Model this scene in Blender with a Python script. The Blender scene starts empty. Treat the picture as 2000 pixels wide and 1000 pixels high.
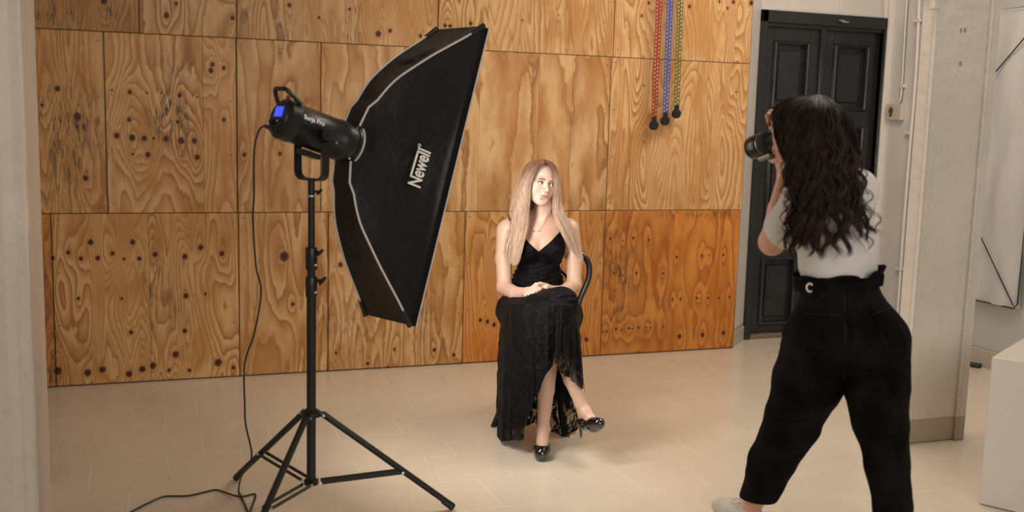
import bpy, math, random
import numpy as np
from mathutils import Vector, Matrix
random.seed(7); rng = np.random.default_rng(7)
scene = bpy.context.scene
# ------------------------------------------------------------------ camera
CAM_H = 1.53; PITCH = math.radians(7.6127); ROLL = math.radians(1.527); YAW = math.radians(19.80); FPX = 1995.3
_f = np.array([math.sin(YAW)*math.cos(PITCH), math.cos(YAW)*math.cos(PITCH), -math.sin(PITCH)])
_r = np.array([math.cos(YAW), -math.sin(YAW), 0.]); _u = np.cross(_r, _f)
_r2 = math.cos(ROLL)*_r+math.sin(ROLL)*_u; _u2 = -math.sin(ROLL)*_r+math.cos(ROLL)*_u
RM = np.array([_r2, _u2, _f]); CO = np.array([0, 0, CAM_H])
cd = bpy.data.cameras.new('camera'); cam = bpy.data.objects.new('viewpoint', cd)
scene.collection.objects.link(cam); scene.camera = cam
cam.matrix_world = Matrix(((_r2[0], _u2[0], -_f[0], 0), (_r2[1], _u2[1], -_f[1], 0), (_r2[2], _u2[2], -_f[2], CAM_H), (0, 0, 0, 1)))
cd.sensor_width = 36; cd.sensor_fit = 'HORIZONTAL'; cd.lens = FPX/2000*36
cd.clip_start = .05
cd.dof.use_dof = True; cd.dof.focus_distance = 5.0; cd.dof.aperture_fstop = 2.0
# ------------------------------------------------------------------ colour management
vs = scene.view_settings
scene.display_settings.display_device = 'sRGB'
vs.view_transform = 'Standard'; vs.look = 'None'; vs.gamma = 1; vs.use_curve_mapping = False; vs.exposure = -0.10
# ------------------------------------------------------------------ world and room lights
w = bpy.data.worlds.new('world'); scene.world = w; w.use_nodes = True
bg = w.node_tree.nodes['Background']; bg.inputs[0].default_value = (1.0, .93, .85, 1); bg.inputs[1].default_value = .18
def area_light(name, loc, target, sx, sy, power, col):
    ld = bpy.data.lights.new(name, 'AREA'); ld.shape = 'RECTANGLE'; ld.size = sx; ld.size_y = sy; ld.energy = power; ld.color = col
    o = bpy.data.objects.new(name, ld); scene.collection.objects.link(o); o.location = loc
    o.rotation_euler = (Vector(target)-Vector(loc)).to_track_quat('-Z', 'Y').to_euler(); return o
area_light('window_daylight', (1.4, -1.8, 2.3), (2.6, 5.0, 1.0), 3.2, 2.0, 104, (1.0, .95, .885))
area_light('ceiling_lamp', (3.5, 4.2, 3.4), (3.3, 4.6, 0), 1.6, 1.2, 62, (1.0, .88, .74))
# ------------------------------------------------------------------ helpers
FH = np.array([RM[2][0], RM[2][1], 0]); FH = FH/np.linalg.norm(FH); RH = np.array([FH[1], -FH[0], 0]); ZH = np.array([0, 0, 1.])
def at(px, py, d):          # point seen at (px, py) whose floor distance along the view is d
    r = RM.T@np.array([(px-1000)/FPX, -(py-500)/FPX, 1.]); return CO+r*d/(r@FH)
def atY(px, py, Y):
    r = RM.T@np.array([(px-1000)/FPX, -(py-500)/FPX, 1.]); return CO+r*Y/r[1]
def atX(px, py, X):
    r = RM.T@np.array([(px-1000)/FPX, -(py-500)/FPX, 1.]); return CO+r*X/r[0]
def A3(*v): return np.array(v, float)
def nrm(v): v = np.array(v, float); return v/np.linalg.norm(v)
def mesh_obj(name, V, F, mat=None, parent=None, smooth=False, attrs=None):
    me = bpy.data.meshes.new(name)
    V = np.asarray(V, np.float32)
    if isinstance(F, np.ndarray) and F.ndim == 2:
        n, k = F.shape
        me.vertices.add(len(V)); me.vertices.foreach_set('co', V.ravel())
        me.loops.add(n*k); me.loops.foreach_set('vertex_index', F.astype(np.int32).ravel())
        me.polygons.add(n); me.polygons.foreach_set('loop_start', np.arange(0, n*k, k, dtype=np.int32))
        me.update(calc_edges=True); me.validate()
    else:
        me.from_pydata([tuple(map(float, v)) for v in V], [], [tuple(int(i) for i in f) for f in F]); me.update()
    if smooth: me.polygons.foreach_set('use_smooth', np.ones(len(me.polygons), bool))
    if attrs:
        for k, a in attrs.items():
            a = np.asarray(a, np.float32)
            if a.ndim == 2:
                at_ = me.attributes.new(k, 'FLOAT_COLOR', 'POINT')
                c = np.ones((len(V), 4), np.float32); c[:, :3] = a[:, :3]; at_.data.foreach_set('color', c.ravel())
            else:
                at_ = me.attributes.new(k, 'FLOAT', 'POINT'); at_.data.foreach_set('value', a)
    o = bpy.data.objects.new(name, me); scene.collection.objects.link(o)
    if mat: me.materials.append(mat)
    if parent is not None: setpar(o, parent)
    return o
def setpar(o, parent):
    o.parent = parent; o.matrix_parent_inverse = Matrix.Translation(-parent.location) if parent.type == 'EMPTY' else Matrix.Identity(4)
def thing(name, loc, label, cat, group=None):
    o = bpy.data.objects.new(name, None); scene.collection.objects.link(o); o.location = tuple(map(float, loc)); o.empty_display_size = .1
    o['label'] = label; o['category'] = cat
    if group: o['group'] = group
    return o
def tag(o, label, cat, group=None):
    o['label'] = label; o['category'] = cat
    if group: o['group'] = group
    return o
def struct(o): o['kind'] = 'structure'; return o
class MB:                    # mesh collector
    def __init__(s): s.V = []; s.F = []; s.n = 0
    def add(s, V, F):
        V = [tuple(map(float, v)) for v in V]; s.V += V; s.F += [tuple(i+s.n for i in f) for f in F]; s.n += len(V); return s
    def box(s, lo, hi, M=None, b=0.0):
        lo = A3(*lo); hi = A3(*hi); c = (lo+hi)/2; h = (hi-lo)/2
        if b > 0:
            b = min(b, .45*h.min()*2)
            V = []; idx = {}
            for sx in (-1, 1):
                for sy in (-1, 1):
                    for sz in (-1, 1):
                        for ax in range(3):
                            q = A3(sx, sy, sz)*(h-b); q[ax] += (sx, sy, sz)[ax]*b; idx[(sx, sy, sz, ax)] = len(V); V.append(c+q)
            F = []
            for sx in (-1, 1):
                for sy in (-1, 1):
                    for sz in (-1, 1): F.append([idx[(sx, sy, sz, 0)], idx[(sx, sy, sz, 1)], idx[(sx, sy, sz, 2)]])
            for ax in range(3):
                o1, o2 = [a for a in range(3) if a != ax]
                for sg in (-1, 1):
                    f = []
                    for a_, b_ in ((-1, -1), (1, -1), (1, 1), (-1, 1)):
                        k = [0, 0, 0]; k[ax] = sg; k[o1] = a_; k[o2] = b_; f.append(idx[(*k, ax)])
                    F.append(f)
                for a_ in (-1, 1):
                    for b_ in (-1, 1):
                        f = []
                        k = [0, 0, 0]; k[o1] = a_; k[o2] = b_
                        k[ax] = -1; f.append(idx[(*k, o1)]); f.append(idx[(*k, o2)]); k[ax] = 1; f.append(idx[(*k, o2)]); f.append(idx[(*k, o1)])
                        F.append(f)
        else:
            V = [c+A3(a, b_, d)*h for a in (-1, 1) for b_ in (-1, 1) for d in (-1, 1)]
            F = [(0, 1, 3, 2), (4, 6, 7, 5), (0, 4, 5, 1), (2, 3, 7, 6), (0, 2, 6, 4), (1, 5, 7, 3)]
        if M is not None: V = [M[0]+M[1]@v for v in V]
        return s.add(V, F)
    def tube(s, P, r, n=10, cap=True, closed=False):
        P = [A3(*p) for p in P]; m = len(P); r = [r]*m if np.isscalar(r) else list(r)
        T = []
        for i in range(m):
            a = P[(i-1) % m] if (closed or i > 0) else P[i]; b = P[(i+1) % m] if (closed or i < m-1) else P[i]; T.append(nrm(b-a+1e-12))
        ref = A3(0, 0, 1) if abs(T[0][2]) < .9 else A3(1, 0, 0); N = nrm(np.cross(T[0], ref)); V = []
        for i in range(m):
            N = nrm(N-T[i]*(N@T[i])); B = np.cross(T[i], N)
            for k in range(n):
                t = 2*math.pi*k/n; V.append(P[i]+r[i]*(math.cos(t)*N+math.sin(t)*B))
        F = []
        for i in range(m if closed else m-1):
            for k in range(n):
                a = i*n+k; b = i*n+(k+1) % n; c = ((i+1) % m)*n+(k+1) % n; d = ((i+1) % m)*n+k; F.append((a, b, c, d))
        if cap and not closed: F.append(tuple(range(n-1, -1, -1))); F.append(tuple((m-1)*n+k for k in range(n)))
        return s.add(V, F)
    def lathe(s, prof, O=(0, 0, 0), ax=(0, 0, 1), n=24):     # prof: (r, h)
        ax = nrm(ax); ref = A3(0, 0, 1) if abs(ax[2]) < .9 else A3(1, 0, 0); N = nrm(np.cross(ref, ax)); B = np.cross(ax, N); O = A3(*O); V = []
        for r, h in prof:
            for k in range(n): t = 2*math.pi*k/n; V.append(O+ax*h+r*(math.cos(t)*N+math.sin(t)*B))
        F = [(i*n+k, i*n+(k+1) % n, (i+1)*n+(k+1) % n, (i+1)*n+k) for i in range(len(prof)-1) for k in range(n)]
        F.append(tuple(range(n-1, -1, -1))); F.append(tuple((len(prof)-1)*n+k for k in range(n)))
        return s.add(V, F)
    def build(s, name, mat=None, parent=None, smooth=False):
        o = mesh_obj(name, s.V, s.F, mat, parent, False)
        if smooth:
            me = o.data; me.polygons.foreach_set('use_smooth', np.ones(len(me.polygons), bool))
            try: me.set_sharp_from_angle(angle=math.radians(40))
            except Exception: pass
        return o
def spline(P, n):
    P = [A3(*p) for p in P]; out = []; m = len(P)
    for j in range(n):
        u = j/(n-1)*(m-1); i = min(int(u), m-2); t = u-i
        a = P[max(i-1, 0)]; b = P[i]; c = P[i+1]; d = P[min(i+2, m-1)]
        out.append(.5*((2*b)+(-a+c)*t+(2*a-5*b+4*c-d)*t*t+(-a+3*b-3*c+d)*t**3))
    return out
# ---- materials
def newmat(name):
    m = bpy.data.materials.new(name); m.use_nodes = True; return m, m.node_tree.nodes, m.node_tree.links, m.node_tree.nodes['Principled BSDF']
def mat(name, col, rough=.5, metal=0., spec=.5, noise=0., nscale=20, bump=0., bscale=200, sheen=0., emit=0., coat=0.):
    m, N, L, B = newmat(name)
    B.inputs['Base Color'].default_value = (*col, 1); B.inputs['Roughness'].default_value = rough; B.inputs['Metallic'].default_value = metal
    B.inputs['Specular IOR Level'].default_value = spec
    if sheen: B.inputs['Sheen Weight'].default_value = sheen; B.inputs['Sheen Roughness'].default_value = .5
    if coat: B.inputs['Coat Weight'].default_value = coat; B.inputs['Coat Roughness'].default_value = .05
    if emit: B.inputs['Emission Color'].default_value = (*col, 1); B.inputs['Emission Strength'].default_value = emit
    tc = N.new('ShaderNodeTexCoord')
    nz = N.new('ShaderNodeTexNoise'); nz.inputs['Scale'].default_value = nscale; nz.inputs['Detail'].default_value = 5; L.new(tc.outputs['Object'], nz.inputs['Vector'])
    mr = N.new('ShaderNodeMapRange'); mr.inputs['To Min'].default_value = 1-noise; mr.inputs['To Max'].default_value = 1+noise; L.new(nz.outputs['Fac'], mr.inputs['Value'])
    mx = N.new('ShaderNodeVectorMath'); mx.operation = 'SCALE'; mx.inputs[0].default_value = col; L.new(mr.outputs[0], mx.inputs['Scale']); L.new(mx.outputs[0], B.inputs['Base Color'])
    if bump:
        n2 = N.new('ShaderNodeTexNoise'); n2.inputs['Scale'].default_value = bscale; n2.inputs['Detail'].default_value = 4; L.new(tc.outputs['Object'], n2.inputs['Vector'])
        bp = N.new('ShaderNodeBump'); bp.inputs['Strength'].default_value = bump; bp.inputs['Distance'].default_value = .01; L.new(n2.outputs['Fac'], bp.inputs['Height']); L.new(bp.outputs[0], B.inputs['Normal'])
    return m
class NB:                    # tiny node-building helper
    def __init__(s, name): s.m, s.N, s.L, s.B = newmat(name)
    def node(s, t, **k):
        n = s.N.new(t)
        for a, v in k.items(): setattr(n, a, v)
        return n
    def _set(s, sock, v):
        if isinstance(v, bpy.types.NodeSocket): s.L.new(v, sock)
        elif v is not None: sock.default_value = v
    def math(s, op, a, b=None, c=None, clamp=False):
        n = s.node('ShaderNodeMath', operation=op, use_clamp=clamp); s._set(n.inputs[0], a); s._set(n.inputs[1], b)
        if c is not None: s._set(n.inputs[2], c)
        return n.outputs[0]
    def ramp(s, v, a, b, lo=0., hi=1., smooth=True):
        n = s.node('ShaderNodeMapRange', interpolation_type='SMOOTHSTEP' if smooth else 'LINEAR'); s._set(n.inputs[0], v)
        for i, x in enumerate((a, b, lo, hi)): s._set(n.inputs[i+1], x)
        return n.outputs[0]
    def noise(s, vec, scale, detail=3, rough=.5, dist=0., w=None):
        n = s.node('ShaderNodeTexNoise'); 
        if w is not None: n.noise_dimensions = '4D'; s._set(n.inputs['W'], w)
        s._set(n.inputs['Vector'], vec); s._set(n.inputs['Scale'], scale); n.inputs['Detail'].default_value = detail; n.inputs['Roughness'].default_value = rough; n.inputs['Distortion'].default_value = dist
        return n.outputs['Fac']
    def mapv(s, vec, sc): n = s.node('ShaderNodeMapping'); s._set(n.inputs['Vector'], vec); n.inputs['Scale'].default_value = sc; return n.outputs[0]
    def mix(s, f, a, b, mode='MIX'):
        n = s.node('ShaderNodeMix', data_type='RGBA', blend_type=mode); s._set(n.inputs[0], f)
        s._set(n.inputs[6], (*a, 1) if isinstance(a, tuple) and len(a) == 3 else a); s._set(n.inputs[7], (*b, 1) if isinstance(b, tuple) and len(b) == 3 else b)
        return n.outputs[2]
    def attr(s, name, vec=False): n = s.node('ShaderNodeAttribute', attribute_name=name); return n.outputs['Color' if vec else 'Fac']
    def obj(s): return s.node('ShaderNodeTexCoord').outputs['Object']
    def geo(s): return s.node('ShaderNodeNewGeometry').outputs['Position']
    def bump(s, h, st, dist=.005):
        n = s.node('ShaderNodeBump'); n.inputs['Strength'].default_value = st; n.inputs['Distance'].default_value = dist; s._set(n.inputs['Height'], h); s.L.new(n.outputs[0], s.B.inputs['Normal'])
# ================================================================== room shell
YW = 6.0; YD = 6.28; XR = 5.17
# floor : painted square tiles in running bond
b = NB('floor_paint'); pos = b.geo()
mp = b.node('ShaderNodeMapping'); b._set(mp.inputs['Vector'], pos); mp.inputs['Location'].default_value = (-.065, -.102, 0)
br = b.node('ShaderNodeTexBrick'); b._set(br.inputs['Vector'], mp.outputs[0]); br.offset = .5
for k, v in (('Scale', 1.), ('Mortar Size', .0028), ('Mortar Smooth', .3), ('Brick Width', .3125), ('Row Height', .325)): br.inputs[k].default_value = v
n1 = b.noise(pos, 1.3, 4); n2 = b.noise(b.mapv(pos, (3, 14, 1)), 2.0, 5, .6); n3 = b.noise(pos, 9, 4)
base = b.mix(b.ramp(n1, .3, .7), (.66, .58, .465), (.72, .64, .52))
base = b.mix(b.math('MULTIPLY', b.ramp(n2, .55, .8), .25), base, (.46, .40, .33))
# grout: ridge of paint, light where clean, dark scuffs along some joints
g = br.outputs['Fac']; scuff = b.ramp(b.noise(pos, 2.2, 3), .50, .62)
gcol = b.mix(scuff, (.90, .84, .74), (.47, .39, .30))
base = b.mix(b.math('MULTIPLY', g, .5), base, gcol)
sc = b.noise(b.mapv(pos, (30, 6, 1)), 3.0, 4, .7); base = b.mix(b.math('MULTIPLY', b.ramp(sc, .72, .78), .45), base, (.25, .21, .17))
b._set(b.B.inputs['Base Color'], base); b._set(b.B.inputs['Roughness'], b.ramp(n3, .3, .7, .16, .27)); b.B.inputs['Specular IOR Level'].default_value = .5
b.bump(b.math('ADD', b.math('MULTIPLY', g, .5), b.math('MULTIPLY', b.noise(b.mapv(pos, (1, 5, 1)), 6, 4), .5)), .22, .003)
M_floor = b.m
fl = MB().box((-4, -3, -.1), (8, 7.5, 0)).build('floor', M_floor); struct(fl)

def paint(name, col, rough=.35, bump=.35, sc=30, stretch=(1, 1, .25), chips=False):
    b = NB(name); pos = b.geo(); n = b.noise(b.mapv(pos, stretch), sc, 5, .6); n2 = b.noise(pos, 2.5, 3); lump = b.noise(pos, 14, 3)
    c = b.mix(b.ramp(n2, .3, .7), tuple(x*.95 for x in col), tuple(min(1, x*1.04) for x in col))
    if chips:
        ch = b.noise(pos, 22, 4, .7); c = b.mix(b.math('MULTIPLY', b.ramp(ch, .74, .77), .8), c, (.22, .17, .12))
    sp = b.node('ShaderNodeSeparateXYZ'); b._set(sp.inputs[0], pos)
    if chips != 'noband':
        z = b.math('ADD', sp.outputs[2], b.math('MULTIPLY', n2, .012)); c = b.mix(b.ramp(z, .128, .131), (.43, .37, .295), c)
    b._set(b.B.inputs['Base Color'], c); b.B.inputs['Roughness'].default_value = rough
    b.bump(b.math('ADD', b.math('MULTIPLY', n, .5), b.math('MULTIPLY', lump, 1.5)), bump, .012 if chips else .004); return b.m
M_white = paint('white_gloss_paint', (.70, .66, .615), .38, .3)
M_pillar = paint('lumpy_white_paint', (.66, .615, .55), .42, .55, 26, chips=True)
M_lpillar = paint('lumpy_grey_white_paint', (.66, .60, .53), .5, .6, 22, chips='noband')
M_wallr = paint('matt_grey_wall_paint', (.48, .47, .46), .7, .25)
M_trim = mat('white_trim_paint', (.74, .70, .655), .3, noise=.05, bump=.1, bscale=60)
M_ceil = mat('ceiling_paint', (.62, .58, .53), .8)
struct(MB().box((-4, -3, 3.6), (8, 7.5, 3.7)).build('ceiling', M_ceil))
struct(MB().box((-4, YW+.03, 0), (3.80, 6.6, 3.6)).add([(3.80, YW+.02, 0), (4.035, YW+.245, 0), (4.035, 6.6, 0), (3.80, 6.6, 0), (3.80, YW+.02, 3.6), (4.035, YW+.245, 3.6), (4.035, 6.6, 3.6), (3.80, 6.6, 3.6)], [(0, 1, 5, 4), (1, 2, 6, 5), (2, 3, 7, 6), (3, 0, 4, 7), (4, 5, 6, 7), (3, 2, 1, 0)]).build('wall_back', M_white))
# recess wall with double door
b_ = MB().box((4.02, YD, 2.335), (XR+.1, 6.7, 3.6))
struct(b_.build('wall_door', M_white))
struct(MB().box((4.02, YD-.015, 2.335), (4.06, YD, 3.6)).box((4.69, YD-.02, 2.335), (4.725, YD, 3.6)).box((4.06, YD-.012, 2.335), (XR, YD, 2.36)).build('trim_1', M_trim))
wr = MB().box((XR, -3, 0), (XR+.2, 7.0, 3.6)); struct(wr.build('wall_right', M_wallr))
struct(MB().box((-2.6, -3, 0), (-2.4, 6.2, 3.6)).build('wall_left_unseen', M_lpillar))  # out of view, added to keep the left of the room dimmer
# pilaster with mouldings beside the door
pm = MB().box((XR-.045, 5.72, 0), (XR, 6.28, 3.6), b=.004); struct(pm.build('wall_right_pilaster', M_white))
tm = MB()
tm.box((XR-.085, 6.20, 0), (XR-.04, 6.285, 3.6), b=.006).box((XR-.10, 6.235, 0), (XR-.08, 6.275, 3.6), b=.005)
tm.box((XR-.075, 5.83, 0), (XR-.04, 5.875, 3.6), b=.006).box((XR-.062, 5.76, 0), (XR-.04, 5.80, 3.6), b=.006).box((XR-.085, 5.70, 0), (XR, 5.73, 3.6), b=.006)
struct(tm.build('trim_2', M_trim))
struct(MB().box((XR-.018, 4.0, 0), (XR, 5.70, .115), b=.004).build('baseboard_right', mat('beige_baseboard_paint', (.46, .41, .34), .5, noise=.08)))
struct(MB().add([(3.812, YW+.016, 0), (4.03, YW+.225, 0), (4.03, YW+.26, 0), (3.812, YW+.05, 0), (3.812, YW+.016, .10), (4.03, YW+.225, .10), (4.03, YW+.26, .10), (3.812, YW+.05, .10)], [(0, 1, 5, 4), (1, 2, 6, 5), (2, 3, 7, 6), (3, 0, 4, 7), (4, 5, 6, 7), (3, 2, 1, 0)]).build('baseboard_back', mat('beige_baseboard_paint_back', (.50, .44, .37), .5, noise=.08)))
# big pillar on the right
pl = MB().box((3.452, 3.905, 0), (3.83, 3.985, 3.6), b=.006); struct(pl.build('wall_pillar_right', M_pillar))
tr = MB().box((3.772, 3.885, 0), (3.785, 3.906, 3.6), b=.004).box((3.787, 3.890, 0), (3.832, 3.906, 3.6), b=.004)
tr.box((3.447, 3.885, 0), (3.462, 3.906, 3.6), b=.004).box((3.47, 3.896, 0), (3.505, 3.906, 2.0), b=.003)
struct(tr.build('trim_3', M_pillar))
# left pillar near the camera
lp = MB()
xl = -.392; yl = 3.9
prof = [(-.95, yl-.02), (xl-.075, yl-.02), (xl-.045, yl-.012), (xl-.035, yl), (xl-.008, yl+.0), (xl, yl+.012), (xl, yl+.5), (-.95, yl+.5)]
zs = np.linspace(0, 3.6, 60); V = []; F = []
for j, z in enumerate(zs):
    for i, (x, y) in enumerate(prof):
        wv = .0015*math.sin(z*5.1)+.001*math.sin(z*13+1)+(.003 if abs(z-1.16) < .03 else 0); e = wv if 0 < i < 6 else 0
        V.append((x+e, y-e*.3, z))
n = len(prof)
for j in range(len(zs)-1):
    for i in range(n): F.append((j*n+i, j*n+(i+1) % n, (j+1)*n+(i+1) % n, (j+1)*n+i))
struct(mesh_obj('wall_pillar_left', V, F, M_lpillar))

# ---- plywood sheets -------------------------------------------------
b = NB('plywood'); pos = b.geo(); seed = b.attr('seed'); knot = b.attr('knot'); ph = b.attr('phase'); tint = b.attr('tint', True); st = b.attr('stain'); freq = b.attr('freq')
v1 = b.mapv(pos, (1.35, 1, .20)); w_ = b.math('MULTIPLY', seed, 7.31)
f1 = b.noise(v1, 4.2, 1.2, .45, .25, w_)
wob = b.noise(b.mapv(pos, (1, 1, .35)), 13, 3, .6, 0, w_)
phase = b.math('ADD', b.math('MULTIPLY', f1, freq), b.math('ADD', ph, b.math('MULTIPLY', wob, 1.5)))
fr = b.math('FRACT', phase)
ring = b.math('MULTIPLY', b.ramp(fr, .0, .72, 0, 1, False), b.ramp(fr, .80, 1.0, 1, 0))
ring = b.math('POWER', ring, 1.3)
amp = b.ramp(b.noise(v1, 2.0, 2, .5, 0, b.math('ADD', w_, 3.3)), .3, .65, .5, 1.0)
ring = b.math('MULTIPLY', ring, amp)
fib = b.noise(b.mapv(pos, (1, 1, .02)), 260, 3, .7, 0, w_)
fib2 = b.noise(b.mapv(pos, (1, 1, .05)), 40, 3, .6, 0, w_)
blot = b.noise(b.mapv(pos, (1, 1, .5)), 5, 4, .6, 0, b.math('ADD', w_, 9.1))
light = (.65, .415, .195); dark = (.30, .112, .022)
col = b.mix(b.math('MULTIPLY', ring, .80), light, dark)
lin = b.math('MULTIPLY', b.math('MULTIPLY', b.ramp(fr, .66, .78), b.ramp(fr, .90, .80)), amp)
col = b.mix(b.math('MULTIPLY', lin, .36), col, (.20, .065, .012))
col = b.mix(b.math('MULTIPLY', b.ramp(blot, .46, .62), .6), col, (.42, .18, .04))
col = b.mix(b.math('MULTIPLY', b.ramp(fib2, .5, .75), .22), col, (.42, .21, .07))
col = b.mix(b.math('MULTIPLY', b.ramp(fib, .35, .75), .16), col, (.34, .18, .08))
col = b.mix(1.0, col, tint, 'MULTIPLY')
# mould / black streaks
mn = b.noise(b.mapv(pos, (1, 1, .22)), 60, 4, .7, 0, w_); mn2 = b.noise(b.mapv(pos, (1, 1, .35)), 11, 3, .6, 0, w_)
mo = b.math('MULTIPLY', b.ramp(mn, .47, .60), b.math('MULTIPLY', b.ramp(mn2, .30, .55), st))
col = b.mix(b.math('MULTIPLY', mo, .92), col, (.045, .042, .034))
pin = b.noise(b.mapv(pos, (1, 1, .3)), 130, 2, .5, 0, w_); col = b.mix(b.math('MULTIPLY', b.ramp(pin, .735, .76), .7), col, (.12, .05, .02))
# knots: halo, red-brown rim, dark core
col = b.mix(b.ramp(knot, 2.6, 1.2, 0, .45), col, (.42, .20, .07))
kn = b.math('ADD', knot, b.math('MULTIPLY', b.math('SUBTRACT', b.noise(pos, 90, 2), .5), .7))
col = b.mix(b.ramp(kn, 1.15, .85), col, (.12, .032, .008)); col = b.mix(b.ramp(kn, .72, .35), col, (.028, .012, .008))
edge = b.attr('edge'); col = b.mix(b.ramp(edge, .006, .001, 0, .6), col, (.10, .045, .015))
b._set(b.B.inputs['Base Color'], col); b.B.inputs['Roughness'].default_value = .48; b.B.inputs['Specular IOR Level'].default_value = .35
b.bump(b.math('ADD', b.math('MULTIPLY', fib, .5), b.math('MULTIPLY', ring, .3)), .25, .002)
M_ply = b.m
KN = """112 173 5,151 228 7,82 205 3,61 346 4,167 348 5,253 180 4,252 234 4,258 269 6,228 265 5,282 270 5,300 270 2.5,324 271 5,354 275 6,380 275 5,289 302 5,259 301 2.5,385 307 5,356 305 2,351 186 4,347 238 3.5,415 126 4,412 138 5,437 133 4,437 234 3.5,477 302 4,325 30 5,454 35 4.5,344 7 3,203 2 6,218 176 2,287 182 2,315 181 2,385 189 2,
113 724 7,171 728 6,200 722 6,252 730 6,278 721 6,299 714 6,330 723 3.5,370 723 3.5,426 708 7,456 718 4,343 692 6,303 497 5,361 501 5,392 483 5,433 495 5,191 504 4.5,133 493 4,158 505 4,220 495 4,242 506 3,272 505 4,177 473 5,259 473 5,103 504 4,153 583 3,238 583 2.5,256 649 4,363 578 5,401 574 3,361 646 4.5,
555 501 9,665 517 5,572 594 4,718 710 4,757 718 4,656 689 3,848 683 4,886 693 4,938 625 4,952 628 4.5,965 634 4.5,770 682 3,547 300 4,547 103 2,1145 663 5,1192 466 3,1216 471 2,1237 465 3,1199 533 2.5,1216 538 2,1177 648 2.5,1185 647 2.5,1203 642 3,1214 644 2.5,1220 642 2,1228 641 3,1235 642 2.5,1247 640 3,1262 640 2.5,1270 640 2.5,1296 638 2.5,1327 657 5,1372 654 5,1413 650 5,
1322 502 3,1371 500 3,1385 499 2,1413 498 3,1267 469 3,1243 533 3,1295 534 3,1313 585 3,1329 584 3,1361 582 3,1368 583 2,1383 582 3,1404 582 3,1425 580 3,1267 6 3,1253 31 3,1405 3 3,1432 4 4,1421 16 3,1467 6 5,1346 13 4,1258 167 2,739 66 6,762 60 4,821 70 4,623 34 3,869 50 4,879 51 4,919 46 4,565 10 4,683 18 3,563 191 4.5,950 58 3,1020 40 2,1090 30 2,140 25 2,1438 180 2"""
KN = [tuple(float(x) for x in k.split()) for k in KN.replace('\n', '').split(',') if k.strip()]
KW = [(atY(x, y, YW)[[0, 2]], r*.0029) for x, y, r in KN]
ST = [(130, 240, 85, 20, 1.3), (330, 230, 38, 60, 1.2), (130, 300, 90, 90, .75), (120, 190, 90, 60, .6), (325, 130, 60, 40, .5), (85, 700, 30, 80, 1.3), (75, 560, 20, 70, .8), (1210, 530, 45, 110, 1.), (1180, 470, 20, 60, .7), (1370, 418, 90, 8, 1.2), (320, 620, 60, 90, .6), (300, 560, 30, 60, .6),
      (700, 640, 60, 70, .7), (820, 590, 40, 90, .8), (630, 600, 30, 80, .6), (110, 30, 50, 30, .8), (210, 20, 40, 30, .8), (555, 60, 20, 40, .8), (480, 20, 20, 30, .7), (680, 70, 20, 30, .7), (1250, 650, 80, 12, .4), (430, 470, 30, 20, .6), (180, 690, 60, 30, .4)]
SW = [(atY(x, y, YW)[[0, 2]], sx*.0029, sy*.0032, s_) for x, y, sx, sy, s_ in ST]
rows = [(1.939, 2.95, [-1.4, -.548, -.019, .492, 1.177, 1.653, 1.964, 2.476, 2.805, 3.30, 3.812]), (.961, 1.938, [-1.4, -.202, .304, .488, .959, 1.395, 1.922, 2.307, 2.532, 2.795, 3.812]), (.006, .960, [-1.4, -.489, .004, .492, 1.005, 1.632, 1.845, 2.25, 2.795, 3.30, 3.806])]
tints = [[(.62, .54, .42), (.80, .71, .56), (.98, .97, .98), (.95, .93, .9), (1, .97, .92), (1, .98, .92), (1.02, 1, .95), (1.04, 1.02, .97), (1.1, 1.08, 1.05), (1.1, 1.08, 1.05)],
         [(1.02, .94, .80), (1.1, 1.06, 1.0), (1.06, 1.02, .96), (1, .99, .97), (1.03, 1.02, 1.02), (1, 1, 1), (1.05, 1.05, 1.08), (1.03, 1.0, .98), (1.04, 1.04, 1.05), (1.1, 1.07, 1.05)],
         [(.96, .66, .36), (1.1, 1.05, .92), (1.1, 1.05, .92), (1, .95, .86), (1, .97, .93), (.98, .92, .80), (1, .86, .62), (1.02, .86, .60), (1.02, .68, .32), (1.05, .66, .27)]]
freqs = [[26, 30, 9, 24, 26, 15, 18, 22, 24, 26], [20, 13, 16, 8, 7, 5, 5, 6, 8, 26], [5, 26, 20, 10, 14, 9, 24, 22, 6, 6]]
real = [{-.548, -.019, .492, 1.653, 2.805, 3.812}, {-.202, .488, .959, 2.795, 3.812}, {-.489, .492, 1.005, 1.845, 2.795, 3.806}]
sd = 0; TH = .018
wall_cladding = bpy.data.objects['wall_back']
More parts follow.
